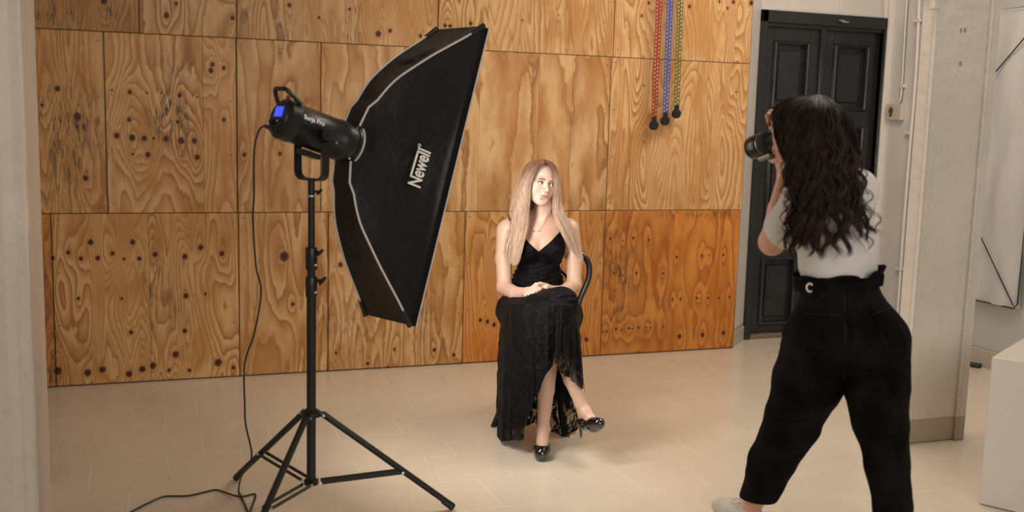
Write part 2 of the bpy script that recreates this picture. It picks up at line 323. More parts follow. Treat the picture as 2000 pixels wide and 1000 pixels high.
for ri, (z0, z1, xs) in enumerate(rows):
    for ci in range(len(xs)-1):
        x0, x1 = xs[ci], xs[ci+1]; g0 = .0012 if x0 in real[ri] else .0; g1 = .0012 if x1 in real[ri] else .0
        X0, X1, Z0, Z1 = x0+g0, x1-g1, z0+.001, z1-.001
        nx = max(2, int((X1-X0)/.0065)); nz = max(2, int((Z1-Z0)/.0065))
        gx, gz = np.meshgrid(np.linspace(X0, X1, nx), np.linspace(Z0, Z1, nz)); gx = gx.ravel(); gz = gz.ravel()
        kd = np.full(len(gx), 9.); pf = np.zeros(len(gx))
        for (kx, kz), r in KW:
            dx = gx-kx; dz = (gz-kz)/1.15; d = np.hypot(dx, dz); kd = np.minimum(kd, d/r)
            if X0-.02 < kx < X1+.02 and Z0-.02 < kz < Z1+.02: pf += 2.4*min(1.6, r/.012)*np.exp(-np.hypot(dx/3.0/r, dz/8./r)**1.2)
        sv = np.zeros(len(gx))
        for (kx, kz), sx, sz, s_ in SW: sv = np.maximum(sv, s_*np.exp(-((gx-kx)/sx)**2-((gz-kz)/sz)**2))
        ed = np.minimum(np.minimum(gx-X0+(0 if x0 in real[ri] else .0046), X1-gx+(0 if x1 in real[ri] else .0046)), np.minimum(gz-Z0, Z1-gz)+.003)
        sheet_no = sum(1 for q in xs[:ci+1] if q in real[ri]); proud = .0015*((sheet_no*2+ri) % 3)
        V = np.stack([gx, np.full(len(gx), YW-TH*0-proud), gz], 1)
        I = (np.arange(nz-1)[:, None]*nx+np.arange(nx-1)[None]).ravel(); F = np.stack([I, I+1, I+nx+1, I+nx], 1)
        # edges back to the wall
        def rim(idx):
            return idx
        loop = list(range(nx))+[nx*j+nx-1 for j in range(1, nz)]+[nx*(nz-1)+i for i in range(nx-2, -1, -1)]+[nx*j for j in range(nz-2, 0, -1)]
        loop = np.array(loop); base = len(V); V2 = V[loop].copy(); V2[:, 1] = YW+.03
        V = np.vstack([V, V2]); m = len(loop); nxt = np.roll(np.arange(m), -1)
        F2 = np.stack([loop, base+np.arange(m), base+nxt, loop[nxt]], 1); F = np.vstack([F, F2])
        ext = lambda a: np.concatenate([a, a[loop]])
        sd += 1; T = np.tile(np.array(tints[ri][ci], np.float32), (len(V), 1))
        if ri == 2 and ci in (6, 7):            # this sheet runs from pale at the top to orange at the foot
            t = np.clip((.75-V[:, 2])/.6, 0, 1)[:, None]; T = T*(1-t)+np.array([1.05, .70, .33])*t
        mesh_obj('plywood_sheet', V, F, M_ply, wall_cladding, attrs=dict(seed=np.full(len(V), sd*1.37), knot=ext(kd), phase=ext(pf), tint=T, stain=ext(sv), edge=np.concatenate([ed, np.zeros(m)]) if False else np.concatenate([ed, np.full(m, .0)]), freq=np.full(len(V), float(freqs[ri][ci]))))
# screws
M_screw = mat('screw_steel', (.12, .10, .08), .4, .8)
ms = MB()
for ri, (z0, z1, xs) in enumerate(rows):
    for x in sorted(real[ri]):
        for z in np.linspace(z0+.04, z1-.04, 4):
            for s_ in (-.03, .03):
                if x+s_ < 3.80: ms.lathe([(.0038, 0), (.003, .001)], (x+s_, YW-.0035, z+.01*s_/.03), (0, -1, 0), 8)
ms.build('screws', M_screw, wall_cladding)['kind'] = 'stuff'

# ---- double door ----------------------------------------------------
b = NB('black_gloss_door_paint'); pos = b.geo(); n = b.noise(b.mapv(pos, (1, 1, .15)), 60, 4, .6); n2 = b.noise(pos, 5, 4)
b._set(b.B.inputs['Base Color'], b.mix(b.ramp(n2, .3, .7), (.016, .0165, .018), (.022, .023, .026))); b._set(b.B.inputs['Roughness'], b.ramp(n2, .3, .7, .16, .28))
b.bump(n, .55, .004); M_door = b.m
b = NB('wet_gloss_black'); pos = b.geo(); b.B.inputs['Base Color'].default_value = (.018, .019, .022, 1); b.B.inputs['Roughness'].default_value = .13; b.B.inputs['Coat Weight'].default_value = .6; b.bump(b.noise(b.mapv(pos, (1, 1, .35)), 150, 3), .55, .004); M_gloss = b.m
door = bpy.data.objects.new('door_1', None); scene.collection.objects.link(door); door.location = (4.57, YD, 0); struct(door)
DX0, DX1, DZ0, DZ1 = 4.03, 5.10, .03, 2.33
fr = MB().box((DX0, YD-.06, 0), (DX0+.055, YD+.06, DZ1), b=.006).box((DX1-.03, YD-.06, 0), (DX1+.03, YD+.06, DZ1), b=.006).box((DX0, YD-.06, DZ1-.085), (DX1+.03, YD+.06, DZ1), b=.006)
fr.box((DX0+.05, YD-.035, DZ1-.11), (DX1, YD, DZ1-.08), b=.005)
fr.build('door_frame', M_door, door)
def leaf(x0, x1):
    yf = YD+.0; m = MB(); st = .085; pz = [(.09, .585), (.655, 1.545), (1.66, 2.125)]
    z0, z1 = DZ0, DZ1-.09
    m.box((x0, yf, z0), (x0+st, yf+.04, z1), b=.003).box((x1-st, yf, z0), (x1, yf+.04, z1), b=.003)
    prev = z0
    for a, c in pz: m.box((x0+st, yf, prev), (x1-st, yf+.04, a)); prev = c
    m.box((x0+st, yf, prev), (x1-st, yf+.04, z1))
    lf = m.build('door_leaf', M_door, door)
    for a, c in pz:
        p = MB(); X0, X1 = x0+st, x1-st
        p.box((X0, yf+.028, a), (X1, yf+.036, c))
        p.box((X0+.055, yf+.014, a+.055), (X1-.055, yf+.028, c-.055), b=.008)
        for q in (((X0-.004, yf-.016, a-.004), (X0+.022, yf+.03, c+.004)), ((X1-.022, yf-.016, a-.004), (X1+.004, yf+.03, c+.004)), ((X0, yf-.016, a-.004), (X1, yf+.03, a+.02)), ((X0, yf-.016, c-.02), (X1, yf+.03, c+.004))): p.box(*q, b=.009)
        p.build('door_panel', M_door, door)
        q = MB()
        for xx in (X0+.012, X1-.012): q.tube([(xx, yf-.010, a+.01), (xx, yf-.010, c-.01)], .0125, 14)
        q.build('panel_moulding', M_gloss, door, True)['kind'] = 'structure'
leaf(DX0+.06, 4.555); leaf(4.595, DX1-.03)
MB().box((4.553, YD-.028, DZ0), (4.60, YD+.03, DZ1-.095), b=.01).build('door_astragal', M_door, door)
MB().box((4.08, YD-.05, 0), (DX1, YD+.05, .03), b=.004).build('door_threshold', mat('worn_sill_wood', (.20, .15, .10), .7, noise=.3, nscale=30), door)
mc = MB(); cp = atY(1645, 41, YD-.075)
mc.box(cp-A3(.03, .012, .004), cp+A3(.02, .012, .006), b=.003).box(cp+A3(-.01, -.02, -.012), cp+A3(.045, .004, -.003), b=.002); mc.build('door_catch', mat('tarnished_steel', (.55, .52, .48), .35, .9), door)

# ---- conduits and junction box on the pilaster ----------------------
XP = XR-.045
def wp(px, py, off=.0): return atX(px, py, XP-off)
pc = thing('conduit_pipe', wp(1745, 205), 'short white painted conduit running down into the junction box beside the black door', 'pipe')
P = [wp(1777, -60, .012), wp(1770, 30, .012), wp(1763, 150, .012), wp(1760, 190, .012), wp(1755, 203, .012)]
MB().tube(spline(P, 20), .0095, 10).build('pipe', M_trim, pc, True)
MB().tube(spline([p+A3(-.004, -.016, 0) for p in P], 20), .0022, 6).build('cable', mat('dark_cable', (.06, .06, .06), .5), pc, True)
for y in (168,): c = wp(1763.5, y, .012); MB().box(c-A3(.012, .022, .012), c+A3(.012, .022, .012), b=.003).build('clamp', M_trim, pc)
pc2 = thing('conduit_pipe', wp(1757, 560), 'long white painted conduit running the full height to the floor beside the junction box', 'pipe')
P = [wp(1797, -30, .016), wp(1790, 130, .016), wp(1778, 280, .016), wp(1766, 430, .016), wp(1757, 560, .016)]; q = P[-1].copy(); q[2] = .01; P.append(q)
MB().tube(spline(P, 30), .0125, 12).build('pipe', M_trim, pc2, True)
for x, y in ((1794, 41), (1775, 260), (1757.5, 525)): c = wp(x, y, .012); MB().box(c-A3(.018, .034, .010), c+A3(.012, .034, .010), b=.003).build('clamp', M_trim, pc2)
c = wp(1753, 219, .0)
jb = thing('junction_box', c, 'square cream junction box with a broken open socket below the short conduit', 'socket')
MB().box(c-A3(.035, .080, .060), c+A3(.0, .080, .060), b=.005).build('box', mat('cream_plastic', (.62, .55, .46), .4, noise=.05), jb)
c2 = c+A3(-.036, .03, 0)
m = MB()
for k in range(16):
    t = 2*math.pi*k/16; m.add([c2+A3(0, .022*math.cos(t)*(1+.2*math.sin(3*t)), .036*math.sin(t)*(1+.15*math.cos(5*t)))], [])
m.F = [tuple(range(15, -1, -1))]; m.build('socket_hole', mat('dark_hole', (.05, .035, .02), .8), jb)
m = MB()
for s_ in (-.014, .0, .016): m.box(c2+A3(-.006, -.010, s_-.005), c2+A3(.0, .010, s_+.005), b=.002)
m.build('contacts', mat('brass_contacts', (.45, .30, .12), .4, .7), jb)
c = at(1826, 8, CO@FH+ (A3(3.47, 3.89, 0)@FH)); c = atY(1826, 6, 3.885)
sw = thing('trunking_end_cap', c, 'small white trunking cap at the top left edge of the big pillar', 'cap')
MB().box(c-A3(.02, .018, .03), c+A3(.02, .012, .06), b=.004).build('cap', M_pillar, sw)
M_mark = mat('grey_sticker_residue', (.34, .33, .31), .7, noise=.5, nscale=300)
for (x, y, a_, h, lab) in ((1877, 59, .006, .009, 'upper left faded grey sticker residue on the front of the big pillar'), (1885, 59, .006, .011, 'upper right faded grey sticker residue on the front of the big pillar'), (1876, 124, .010, .010, 'lower faded grey sticker residue on the front of the big pillar')):
    c = atY(x, y, 3.9035); m = MB()
    for i in range(7):
        for j in range(7):
            if rng.random() < .62: m.box((c[0]-a_+i*a_*2/7, c[1]-.0006, c[2]-h+j*h*2/7), (c[0]-a_+(i+.85)*a_*2/7, c[1]+.002, c[2]-h+(j+.85)*h*2/7))
    tag(m.build('sticker', M_mark), lab, 'sticker')

# ---- white plinth ---------------------------------------------------
c0 = A3(3.223, 3.164, 0); u = nrm(A3(3.303, 3.032, 0)-c0); v = A3(-u[1], u[0], 0)
if v[0] < 0: v = -v
Mx = (c0, np.array([u, v, A3(0, 0, 1)]).T)
tag(MB().box((0, 0, .004), (.62, .62, .625), Mx, b=.003).build('display_plinth', mat('satin_white_plinth', (.66, .62, .56), .45, noise=.03)), 'plain white box plinth standing on the floor at the right edge', 'plinth')
# ---- pop-up backdrop on the right wall ------------------------------
X = XR-.05
bk = thing('popup_backdrop', atX(1988, 602, X), 'pale grey collapsible fabric backdrop with black cross rods against the far right wall', 'backdrop')
y0, y1 = 4.853, 5.62; z0, z1 = .437, 2.30
b = NB('backdrop_cloth'); pos = b.geo(); n = b.noise(b.mapv(pos, (1, 1, .4)), 4, 3); b._set(b.B.inputs['Base Color'], b.mix(n, (.48, .475, .47), (.56, .555, .55))); b.B.inputs['Roughness'].default_value = .85; b.bump(n, .5, .05)
gy, gz = np.meshgrid(np.linspace(y0, y1, 60), np.linspace(z0, z1, 120)); gy = gy.ravel(); gz = gz.ravel()
gx = X+.012*np.sin(gy*22+gz*3)*np.sin(gz*4)+.01*np.sin(gz*9+gy*5)
I = (np.arange(119)[:, None]*60+np.arange(59)[None]).ravel()
V = np.stack([gx, gy, gz], 1); V2 = V.copy(); V2[:, 0] += .004; nn = len(V)
F = np.stack([I, I+60, I+61, I+1], 1); F2 = F[:, ::-1]+nn
mesh_obj('cloth', np.vstack([V, V2]), np.vstack([F, F2]), b.m, bk, True)
M_black = mat('black_rod', (.012, .012, .012), .45)
MB().tube([(X-.01, y0, z0+.03), (X-.01, y0+.03, z0), (X-.01, y1, z0), (X-.01, y1, z1), (X-.01, y0, z1)], .005, 8, closed=True).build('edge_binding', M_black, bk)
tl = A3(X-.03, y1, .437+1.25)
MB().tube([(X-.03, y0+.01, z0+.02), atX(1912, 455, X-.03), tl+A3(0, .1, -.35)], .0042, 8).build('cross_rod', M_black, bk)
MB().tube([(X-.03, y0+.01, z1-.02)]+[atX(2000, 75, X-.03), atX(1945, 140, X-.03), A3(X-.03, y1, 1.35)], .0042, 8).build('cross_rod', M_black, bk)
c = A3(XR-.22, 5.12, .0)
p = at(1898, 713, 0); cc = atX(1897, 713, 4.90)
ft = tag(MB().box((-.03, -.02, 0), (.05, .02, .03), (A3(5.085, 5.14, .0), np.array([nrm((.5, -.8, 0)), nrm((.8, .5, 0)), A3(0, 0, 1)]).T), b=.006).build('stand_foot', M_black), 'small black stand foot on the floor just behind the big pillar', 'foot')
# ================================================================== three ladder straps on the wall
def strap(px0, px1, py, col, cname, dark, lab):
    top = atY(px0, 0, 5.93); bot = atY(px1, py, 5.93); x = bot[0]; z = bot[2]
    t = thing('hanging_strap', (x, 5.93, z), lab, 'strap', 'coloured straps hanging on the plywood wall')
    M = mat('strap_'+cname, col, .5); 
    dx = (top[0]-bot[0])/(top[2]-bot[2])
    for s_ in (-1, 1):
        m = MB(); zt = 2.95; xo = s_*.0125; Wd = .0085; zb = z+.045
        sx = lambda zz: x+xo*(.8+.2*(zz-z))+dx*(zz-z)
        yo = 5.93+s_*.002
        for e in (-1, 1):
            m.add([A3(sx(zb)+e*Wd-.0022, yo-.001, zb), A3(sx(zb)+e*Wd+.0022, yo-.001, zb), A3(sx(zt)+e*Wd+.0022, yo-.001, zt), A3(sx(zt)+e*Wd-.0022, yo-.001, zt),
                   A3(sx(zb)+e*Wd-.0022, yo+.001, zb), A3(sx(zb)+e*Wd+.0022, yo+.001, zb), A3(sx(zt)+e*Wd+.0022, yo+.001, zt), A3(sx(zt)+e*Wd-.0022, yo+.001, zt)],
                  [(0, 1, 2, 3), (7, 6, 5, 4), (0, 4, 5, 1), (1, 5, 6, 2), (2, 6, 7, 3), (3, 7, 4, 0)])
        zz = zb+(.011 if s_ > 0 else 0)
        while zz < zt: m.box((sx(zz)-Wd, yo-.0012, zz), (sx(zz)+Wd, yo+.0012, zz+.0095)); zz += .0245
        m.build('webbing', M, t)
    MB().lathe([(.028, -.012), (.0305, -.008), (.0305, .008), (.028, .012)], (x, 5.93, z), (0, 1, 0), 28).lathe([(.024, -.0125), (.023, -.0135)], (x, 5.93, z), (0, 1, 0), 28).build('disc_weight', M_dark, t, True)
    MB().box((x-.016, 5.923, z+.026), (x+.016, 5.937, z+.055), b=.003).build('buckle', M_dark, t)
M_dark = mat('black_plastic', (.010, .010, .011), .38, bump=.05, bscale=300)
strap(1288, 1277, 245, (.30, .006, .010), 'red', 0, 'red double strap with open ladder slots ending in a black disc')
strap(1309, 1299, 236, (.008, .065, .38), 'blue', 0, 'blue double strap with open ladder slots ending in a black disc')
strap(1329, 1321, 222, (.09, .11, .012), 'olive', 0, 'olive green double strap with open ladder slots ending in a black disc')
# ================================================================== light stand
M_blk = mat('black_anodised', (.012, .012, .0125), .35, .2, bump=.03, bscale=400)
M_rivet = mat('steel_rivet', (.75, .73, .70), .25, 1.)
C = A3(.568, 3.761, 0)
ls = thing('light_stand', C, 'tall black tripod light stand carrying the studio light', 'stand')
zsc = lambda py: at(607, py, C@FH)[2]
MB().tube([C+A3(0, 0, zsc(944)), C+A3(0, 0, zsc(575))], .0175, 16).build('column', M_blk, ls, True)
MB().tube([C+A3(0, 0, zsc(590)), C+A3(0, 0, zsc(520))], .0148, 16).build('column', M_blk, ls, True)
MB().tube([C+A3(0, 0, zsc(520)), C+A3(0, 0, zsc(380))], .0125, 16).build('column', M_blk, ls, True)
m = MB().tube([C+A3(0, 0, zsc(384)), C+A3(0, 0, zsc(352))], .0125, 16); o = m.build('spigot', M_blk, ls, True)
MB().tube([C+A3(0, 0, zsc(384)), C+A3(0, 0, zsc(381))], .0142, 16).build('ring', M_rivet, ls, True)
def knob(z, s=1.):
    m = MB(); a = nrm(RH*1-FH*.25); p = C+A3(0, 0, z)
    m.tube([p, p+a*.034*s], .006*s, 8); m.tube([p+a*.030*s+A3(0, 0, -.012*s), p+a*.040*s+A3(0, 0, 0), p+a*.052*s+A3(0, 0, .012*s)], [.006*s, .008*s, .005*s], 8)
    m.build('tightening_knob', M_blk, ls, True)
knob(zsc(374), .8); knob(zsc(492), .9); knob(zsc(547), 1.1)
for a, c in ((527, 483), (580, 540)):
    z0, z1 = zsc(a), zsc(c); MB().lathe([(.0195, 0), (.0215, .004), (.0215, z1-z0-.004), (.0195, z1-z0)], C+A3(0, 0, z0), n=20).build('clamp_collar', M_blk, ls, True)
    q = C+A3(0, 0, z0+.02)+RH*.018-FH*.012; MB().lathe([(.005, 0), (.004, .004)], q, -FH+RH*.3, 10).build('rivet', M_rivet, ls)
zt = zsc(808); zb = zsc(941)
MB().lathe([(.022, -.014), (.034, -.010), (.034, .010), (.024, .016), (.018, .022)], C+A3(0, 0, zt), n=20).build('upper_hub', M_blk, ls, True)
MB().lathe([(.02, -.012), (.028, -.008), (.028, .008), (.02, .012)], C+A3(0, 0, zb), n=20).build('lower_hub', M_blk, ls, True)
feet = [A3(.330, 4.253, .012), A3(1.111, 3.692, .012), A3(.256, 3.308, .012)]
for ft in feet:
    dr = nrm((ft-C)*A3(1, 1, 0)); sd_ = np.cross(dr, A3(0, 0, 1)); top = C+dr*.045+A3(0, 0, zt-.004)
    MB().tube([C+A3(0, 0, zt), top+dr*.008], .011, 8).build('hub_bracket', M_blk, ls, True)
    leg = MB().tube([top, ft+A3(0, 0, .004)], .0125, 12).build('leg', M_blk, ls, True)
    MB().tube([ft+nrm(top-ft)*.05, ft], [.014, .0145], 12).build('rubber_foot', M_dark, leg, True)
    mid = top+(ft-top)*.60; low = C+dr*.035+A3(0, 0, zb)
    br_ = MB()
    for s_ in (-1, 1):
        a0 = low+sd_*s_*.017; a1 = mid+sd_*s_*.017; up = A3(0, 0, .0065); th = sd_*.0015
        V = [a0-up-th, a0+up-th, a1+up-th, a1-up-th, a0-up+th, a0+up+th, a1+up+th, a1-up+th]; br_.add(V, [(0, 1, 2, 3), (7, 6, 5, 4), (0, 4, 5, 1), (1, 5, 6, 2), (2, 6, 7, 3), (3, 7, 4, 0)])
    br_.build('brace', M_blk, ls)
    for p in (top, mid, low):
        s_ = 1 if sd_@FH < 0 else -1
        MB().lathe([(.0055, 0), (.005, .003)], p+sd_*s_*.0185, sd_*s_, 10).build('rivet', M_rivet, ls)
# ================================================================== studio light head
Aax = A3(.867, .402, -.293); U = nrm(A3(.264, .129, .956)); Aax = nrm(Aax-U*(Aax@U)); W = np.cross(U, Aax); W = W if W@FH > 0 else -W
P0 = A3(.579, 3.758, 1.470)
def L3(a, u, w): return P0+Aax*a+U*u+W*w
lh = thing('studio_light', C+A3(0, 0, zsc(352)), 'black cylindrical studio light head with glowing blue screen on the light stand', 'studio light')
rear = L3(-.155, 0, 0); Ln = .32
R0 = .073
body = MB().lathe([(.060, 0), (R0, .012), (R0+.002, .05), (R0-.002, .055), (R0-.002, .24), (R0+.002, .245), (R0+.003, .30), (R0-.004, Ln)], rear, Aax, 48).build('body', M_blk, lh, True)
# back control panel
mm = MB().lathe([(.052, -.004), (.055, .0), (.055, .004)], rear, Aax, 40).build('control_panel', M_dark, lh, True)
M_blue = mat('blue_screen', (.03, .06, .9), .3, emit=1.6)
def quadbox(m, c, ax1, ax2, n, h1, h2, t):
    V = [c+ax1*i*h1+ax2*j*h2+n*k*t for i in (-1, 1) for j in (-1, 1) for k in (0, 1)]
    return m.add(V, [(0, 1, 3, 2), (4, 6, 7, 5), (0, 4, 5, 1), (2, 3, 7, 6), (0, 2, 6, 4), (1, 5, 7, 3)])
cc = rear-Aax*.005+U*.020+W*0; quadbox(MB(), cc, W, U, -Aax, .024, .018, .002).build('screen', M_blue, mm)
for s_, uu in ((-1, -.022), (1, -.018)): MB().lathe([(.012, 0), (.011, .012), (.008, .014)], rear-Aax*.004+U*uu+W*s_*.024, -Aax, 16).build('dial', M_blk, mm, True)
MB().lathe([(.003, 0), (.0025, .003)], rear-Aax*.018+U*-.018+W*-.026, -Aax, 10).build('indicator', M_rivet, mm)
quadbox(MB(), rear-Aax*.004-U*.046, W, U, -Aax, .016, .010, .012).build('power_inlet', M_dark, mm)
# handle
hd = [L3(-.155+.012, .070, .045), L3(-.155-.030, .105, .04), L3(-.155-.028, .112, .0), L3(-.155-.030, .105, -.04), L3(-.10, .072, -.045)]
hd = [L3(-.145, .055, .045), L3(-.175, .094, .036), L3(-.175, .098, 0), L3(-.172, .094, -.036), L3(-.11, .062, -.05)]
MB().tube(spline(hd, 24), .008, 10).build('carry_handle', M_dark, lh, True)
m = MB()
for i in range(26):
    a = -.02+i*.0062
    for j in (-1, 0, 1): c = L3(a, R0-.0015, j*.008); m.lathe([(.0018, 0), (.0016, .0015)], c+U*(-.0005*abs(j)), U, 6)
m.build('vent_holes', mat('vent_brass', (.35, .25, .10), .4, .6), lh)
# yoke
yb = C+A3(0, 0, zsc(352)+.004); piv = L3(.035, 0, 0)
Wn = W
ya = .0
pts = []
near = -1
def yk(u, w): return A3(P0[0], P0[1], 0)*1+Aax*A3(1, 1, 0)*.02+W*w+A3(0, 0, u)
zb_ = yb[2]; zp = P0[2]-.012
m = MB()
outer = [(zp, -.088), (zb_+.03, -.088), (zb_+.006, -.07), (zb_, -.05), (zb_, .05), (zb_+.006, .07), (zb_+.03, .088), (zp, .088)]
ctr = C*A3(1, 1, 0)
ah = nrm(Aax*A3(1, 1, 0))
Vv = []; hw = .014; th = .0045
sp_ = spline([A3(w_, 0, z_) for z_, w_ in outer], 60)
for i, p in enumerate(sp_):
    a = sp_[max(i-1, 0)]; c_ = sp_[min(i+1, len(sp_)-1)]; t_ = nrm(c_-a); nn_ = A3(-t_[2], 0, t_[0])
    for sa, sn in ((-1, -1), (1, -1), (1, 1), (-1, 1)):
        q = p+nn_*sn*th; Vv.append(ctr+W*q[0]+A3(0, 0, q[2])+ah*sa*hw)
Ff = [(i*4+k, i*4+(k+1) % 4, (i+1)*4+(k+1) % 4, (i+1)*4+k) for i in range(len(sp_)-1) for k in range(4)]+[(3, 2, 1, 0), tuple(len(Vv)-4+k for k in range(4))]
m.add(Vv, Ff); m.build('yoke', M_blk, lh)
pc_ = ctr-W*.088+A3(0, 0, zp)
MB().lathe([(.012, -.012), (.022, .004), (.025, .008), (.025, .020), (.021, .026)], pc_, -W, 20).lathe([(.012, .024), (.009, .030)], pc_, -W, 16).build('tilt_knob', M_dark, lh, True)
MB().tube([pc_-W*.012+A3(0, 0, -.034)-ah*.028, pc_-W*.014+A3(0, 0, -.028)+ah*.03], [.006, .006], 8).build('lever', M_blk, lh, True)
MB().lathe([(.006, 0), (.005, .005)], pc_-W*.02+A3(0, 0, -.028)+ah*.032, -W, 12).build('rivet', M_rivet, lh)
pc2_ = ctr+W*.086+A3(0, 0, zp); MB().lathe([(.016, 0), (.016, .012)], pc2_, W, 16).build('tilt_knob', M_dark, lh, True)
quadbox(MB(), L3(.0, -R0-.006, .0), Aax, W, -U, .04, .022, .018).build('accessory_mount', M_dark, lh)
# lettering helper: text glyph outlines from the built-in font
M_print = mat('pale_print', (.85, .84, .80), .5)
def text_mesh(s, size, depth=.0006, xs=1., off=0.):
    cu = bpy.data.curves.new('lettering', 'FONT'); cu.body = s; cu.size = size; cu.extrude = depth; cu.offset = off; cu.align_x = 'CENTER'; cu.align_y = 'CENTER'
    o = bpy.data.objects.new('lettering', cu); scene.collection.objects.link(o); dg = bpy.context.evaluated_depsgraph_get(); me = bpy.data.meshes.new_from_object(o.evaluated_get(dg))
    V = [tuple(v.co) for v in me.vertices]; F = [tuple(p.vertices) for p in me.polygons]; bpy.data.objects.remove(o); V = [(x*xs, y, z) for x, y, z in V]; return V, F
def place_text(s, size, c, ex, ey, ez, name, parent, wrap=None, xs=1., off=0., extra=None):
    V, F = text_mesh(s, size, .0008, xs, off); V = [A3(*v) for v in V]
    if extra: V, F = extra(V, F)
    out = []
    for v in V:
        if wrap: th_ = v[1]/wrap; out.append(c+ex*v[0]+ey*math.sin(th_)*wrap+ez*((math.cos(th_)-1)*wrap+v[2]))
        else: out.append(c+ex*v[0]+ey*v[1]+ez*v[2])
    return mesh_obj(name, out, F, M_print, parent)
def NEWELL(extra_r=False):      # condensed bold word with the bar of the N carried over the next letters
    def fn(V, F):
        xs = np.array([v[0] for v in V]); ys = np.array([v[1] for v in V]); x0, x1 = xs.min(), xs.max(); y0, y1 = ys.min(), ys.max(); h = y1-y0; wd = x1-x0
        b0 = x0+wd*.20; b1 = x0+wd*.885; n = len(V)
        for k in (0, 1):
            for (a, c) in ((b0, y1-.14*h), (b1, y1-.14*h), (b1, y1), (b0, y1)): V.append(A3(a, c, .0008*(1 if k else -1)))
        F = list(F)+[(n, n+1, n+2, n+3), (n+7, n+6, n+5, n+4)]
        if extra_r:
            n = len(V); r = .06*h
            for k in range(16): t = 2*math.pi*k/16; V.append(A3(x1+.13*h+r*1.9*math.cos(t), y1-.04*h+r*1.9*math.sin(t), .0008)); V.append(A3(x1+.13*h+r*1.1*math.cos(t), y1-.04*h+r*1.1*math.sin(t), .0008))
            F += [(n+2*k, n+2*((k+1) % 16), n+2*((k+1) % 16)+1, n+2*k+1) for k in range(16)]
        return V, F
    return fn
# side direction of the barrel facing the camera
side = nrm(-W*.93+U*.30); upb = nrm(np.cross(Aax, side)); upb = upb if upb@U > 0 else -upb
place_text('Surja Pro', .024, L3(-.055, 0, 0)+side*(R0-.001), Aax, upb, side, 'lettering', body, wrap=R0, off=.0006)
place_text('Newell', .026, L3(.118, 0, 0)+side*(R0-.001), Aax, upb, side, 'lettering', body, wrap=R0, xs=.66, off=.0008, extra=NEWELL())
# ================================================================== softbox
sbx = thing('softbox', L3(.165, 0, 0), 'tall black strip softbox with pale piping mounted on the studio light head', 'softbox')
Rg = L3(.165, 0, 0)
def S3(a, u, w): return Rg+Aax*a+U*u+W*w
b = NB('softbox_fabric'); pos = b.geo(); n = b.noise(pos, 6, 4, .6); b.B.inputs['Base Color'].default_value = (.0060, .0056, .0054, 1); b.B.inputs['Roughness'].default_value = .40; b.B.inputs['Specular IOR Level'].default_value = .3; b.bump(n, .3, .03); M_sfab = b.m
prof = [(-.015, .068, .05), (0., .145, .055), (.026, .182, .062), (.05, .238, .072), (.08, .29, .083), (.13, .352, .099), (.19, .42, .114), (.255, .485, .126), (.314, .543, .135), (.371, .606, .142)]
HT = .606
def rod(su, sw, n=28):
    pr = prof
    k0 = [S3(a, u*su, w*sw) for a, u, w in pr[:3]]; k1 = [S3(a, u*su, w*sw) for a, u, w in pr[2:]]
    return k0[:2]+spline(k1, n)
rods = {(su, sw): rod(su, sw) for su in (-1, 1) for sw in (-1, 1)}
def panel(r1, r2, sag, nn=14, name='fabric_panel'):
    n = len(r1); V = []; F = []; c = np.mean([Rg+Aax*.25], axis=0)
    for i in range(n):
        for j in range(nn+1):
            t = j/nn; p = r1[i]*(1-t)+r2[i]*t; s_ = 4*t*(1-t)*(1 if i < n-1 else 0)
            inn = (Rg+Aax*((p-Rg)@Aax))-p; L_ = np.linalg.norm(inn)+1e-9; bl = math.sin(math.pi*min(1, i/(n-1)))
            p = p+inn/L_*sag*s_*(.12+.88*bl); V.append(p)
    for i in range(n-1):
        for j in range(nn): a = i*(nn+1)+j; F.append((a, a+1, a+nn+2, a+nn+1))
    # back side so the cloth has thickness
    m = len(V); V2 = []
    for p in V:
        inn = (Rg+Aax*((p-Rg)@Aax))-p; V2.append(p+inn/(np.linalg.norm(inn)+1e-9)*.0025)
    F2 = [tuple(m+k for k in f[::-1]) for f in F]
    return mesh_obj(name, V+V2, F+F2, M_sfab, sbx, True)
panel(rods[(1, -1)], rods[(-1, -1)], .035, 24); panel(rods[(-1, 1)], rods[(1, 1)], .035, 24); panel(rods[(1, 1)], rods[(1, -1)], .02); panel(rods[(-1, -1)], rods[(-1, 1)], .02)
M_pipe = mat('grey_piping', (.60, .58, .60), .4)
for k, r in rods.items(): MB().tube(r[:-3], .0042 if k[1] < 0 else .0036, 8).build('piping', M_pipe, sbx, True)
# rim: dark lip, piped edge
cor = [S3(.371, su*.606, sw*.142) for su, sw in ((1, -1), (1, 1), (-1, 1), (-1, -1))]
lip = [p+Aax*.035 for p in cor]
MB().add(cor+lip, [(0, 1, 5, 4), (1, 2, 6, 5), (2, 3, 7, 6), (3, 0, 4, 7), (4, 5, 1, 0), (5, 6, 2, 1), (6, 7, 3, 2), (7, 4, 0, 3)]).build('front_lip', M_sfab, sbx)
MB().tube(lip, .0032, 6, closed=True).build('rim_piping', M_pipe, sbx, True)
for (su, sw), r in rods.items(): MB().tube([r[-4], r[-1]+nrm(r[-1]-r[-4])*.006], [.0085, .0105], 10).build('rod_pocket', M_dark, sbx, True)
m = MB(); t_ = [S3(.20, .385, -.03), S3(.235, .40, -.045), S3(.27, .44, -.05), S3(.265, .435, -.02), S3(.225, .395, .0)]
MB().tube(spline([S3(.175, .375, .05), S3(.19, .40, .0), S3(.24, .45, -.02), S3(.285, .475, -.05)], 12), [.016]+[.012]*10+[.010], 6).build('vent_flap', M_dark, sbx, True)
MB().lathe([(.072, -.004), (.078, 0), (.078, .012), (.070, .018)], Rg-Aax*.012, Aax, 40).build('speed_ring', M_blk, sbx, True)
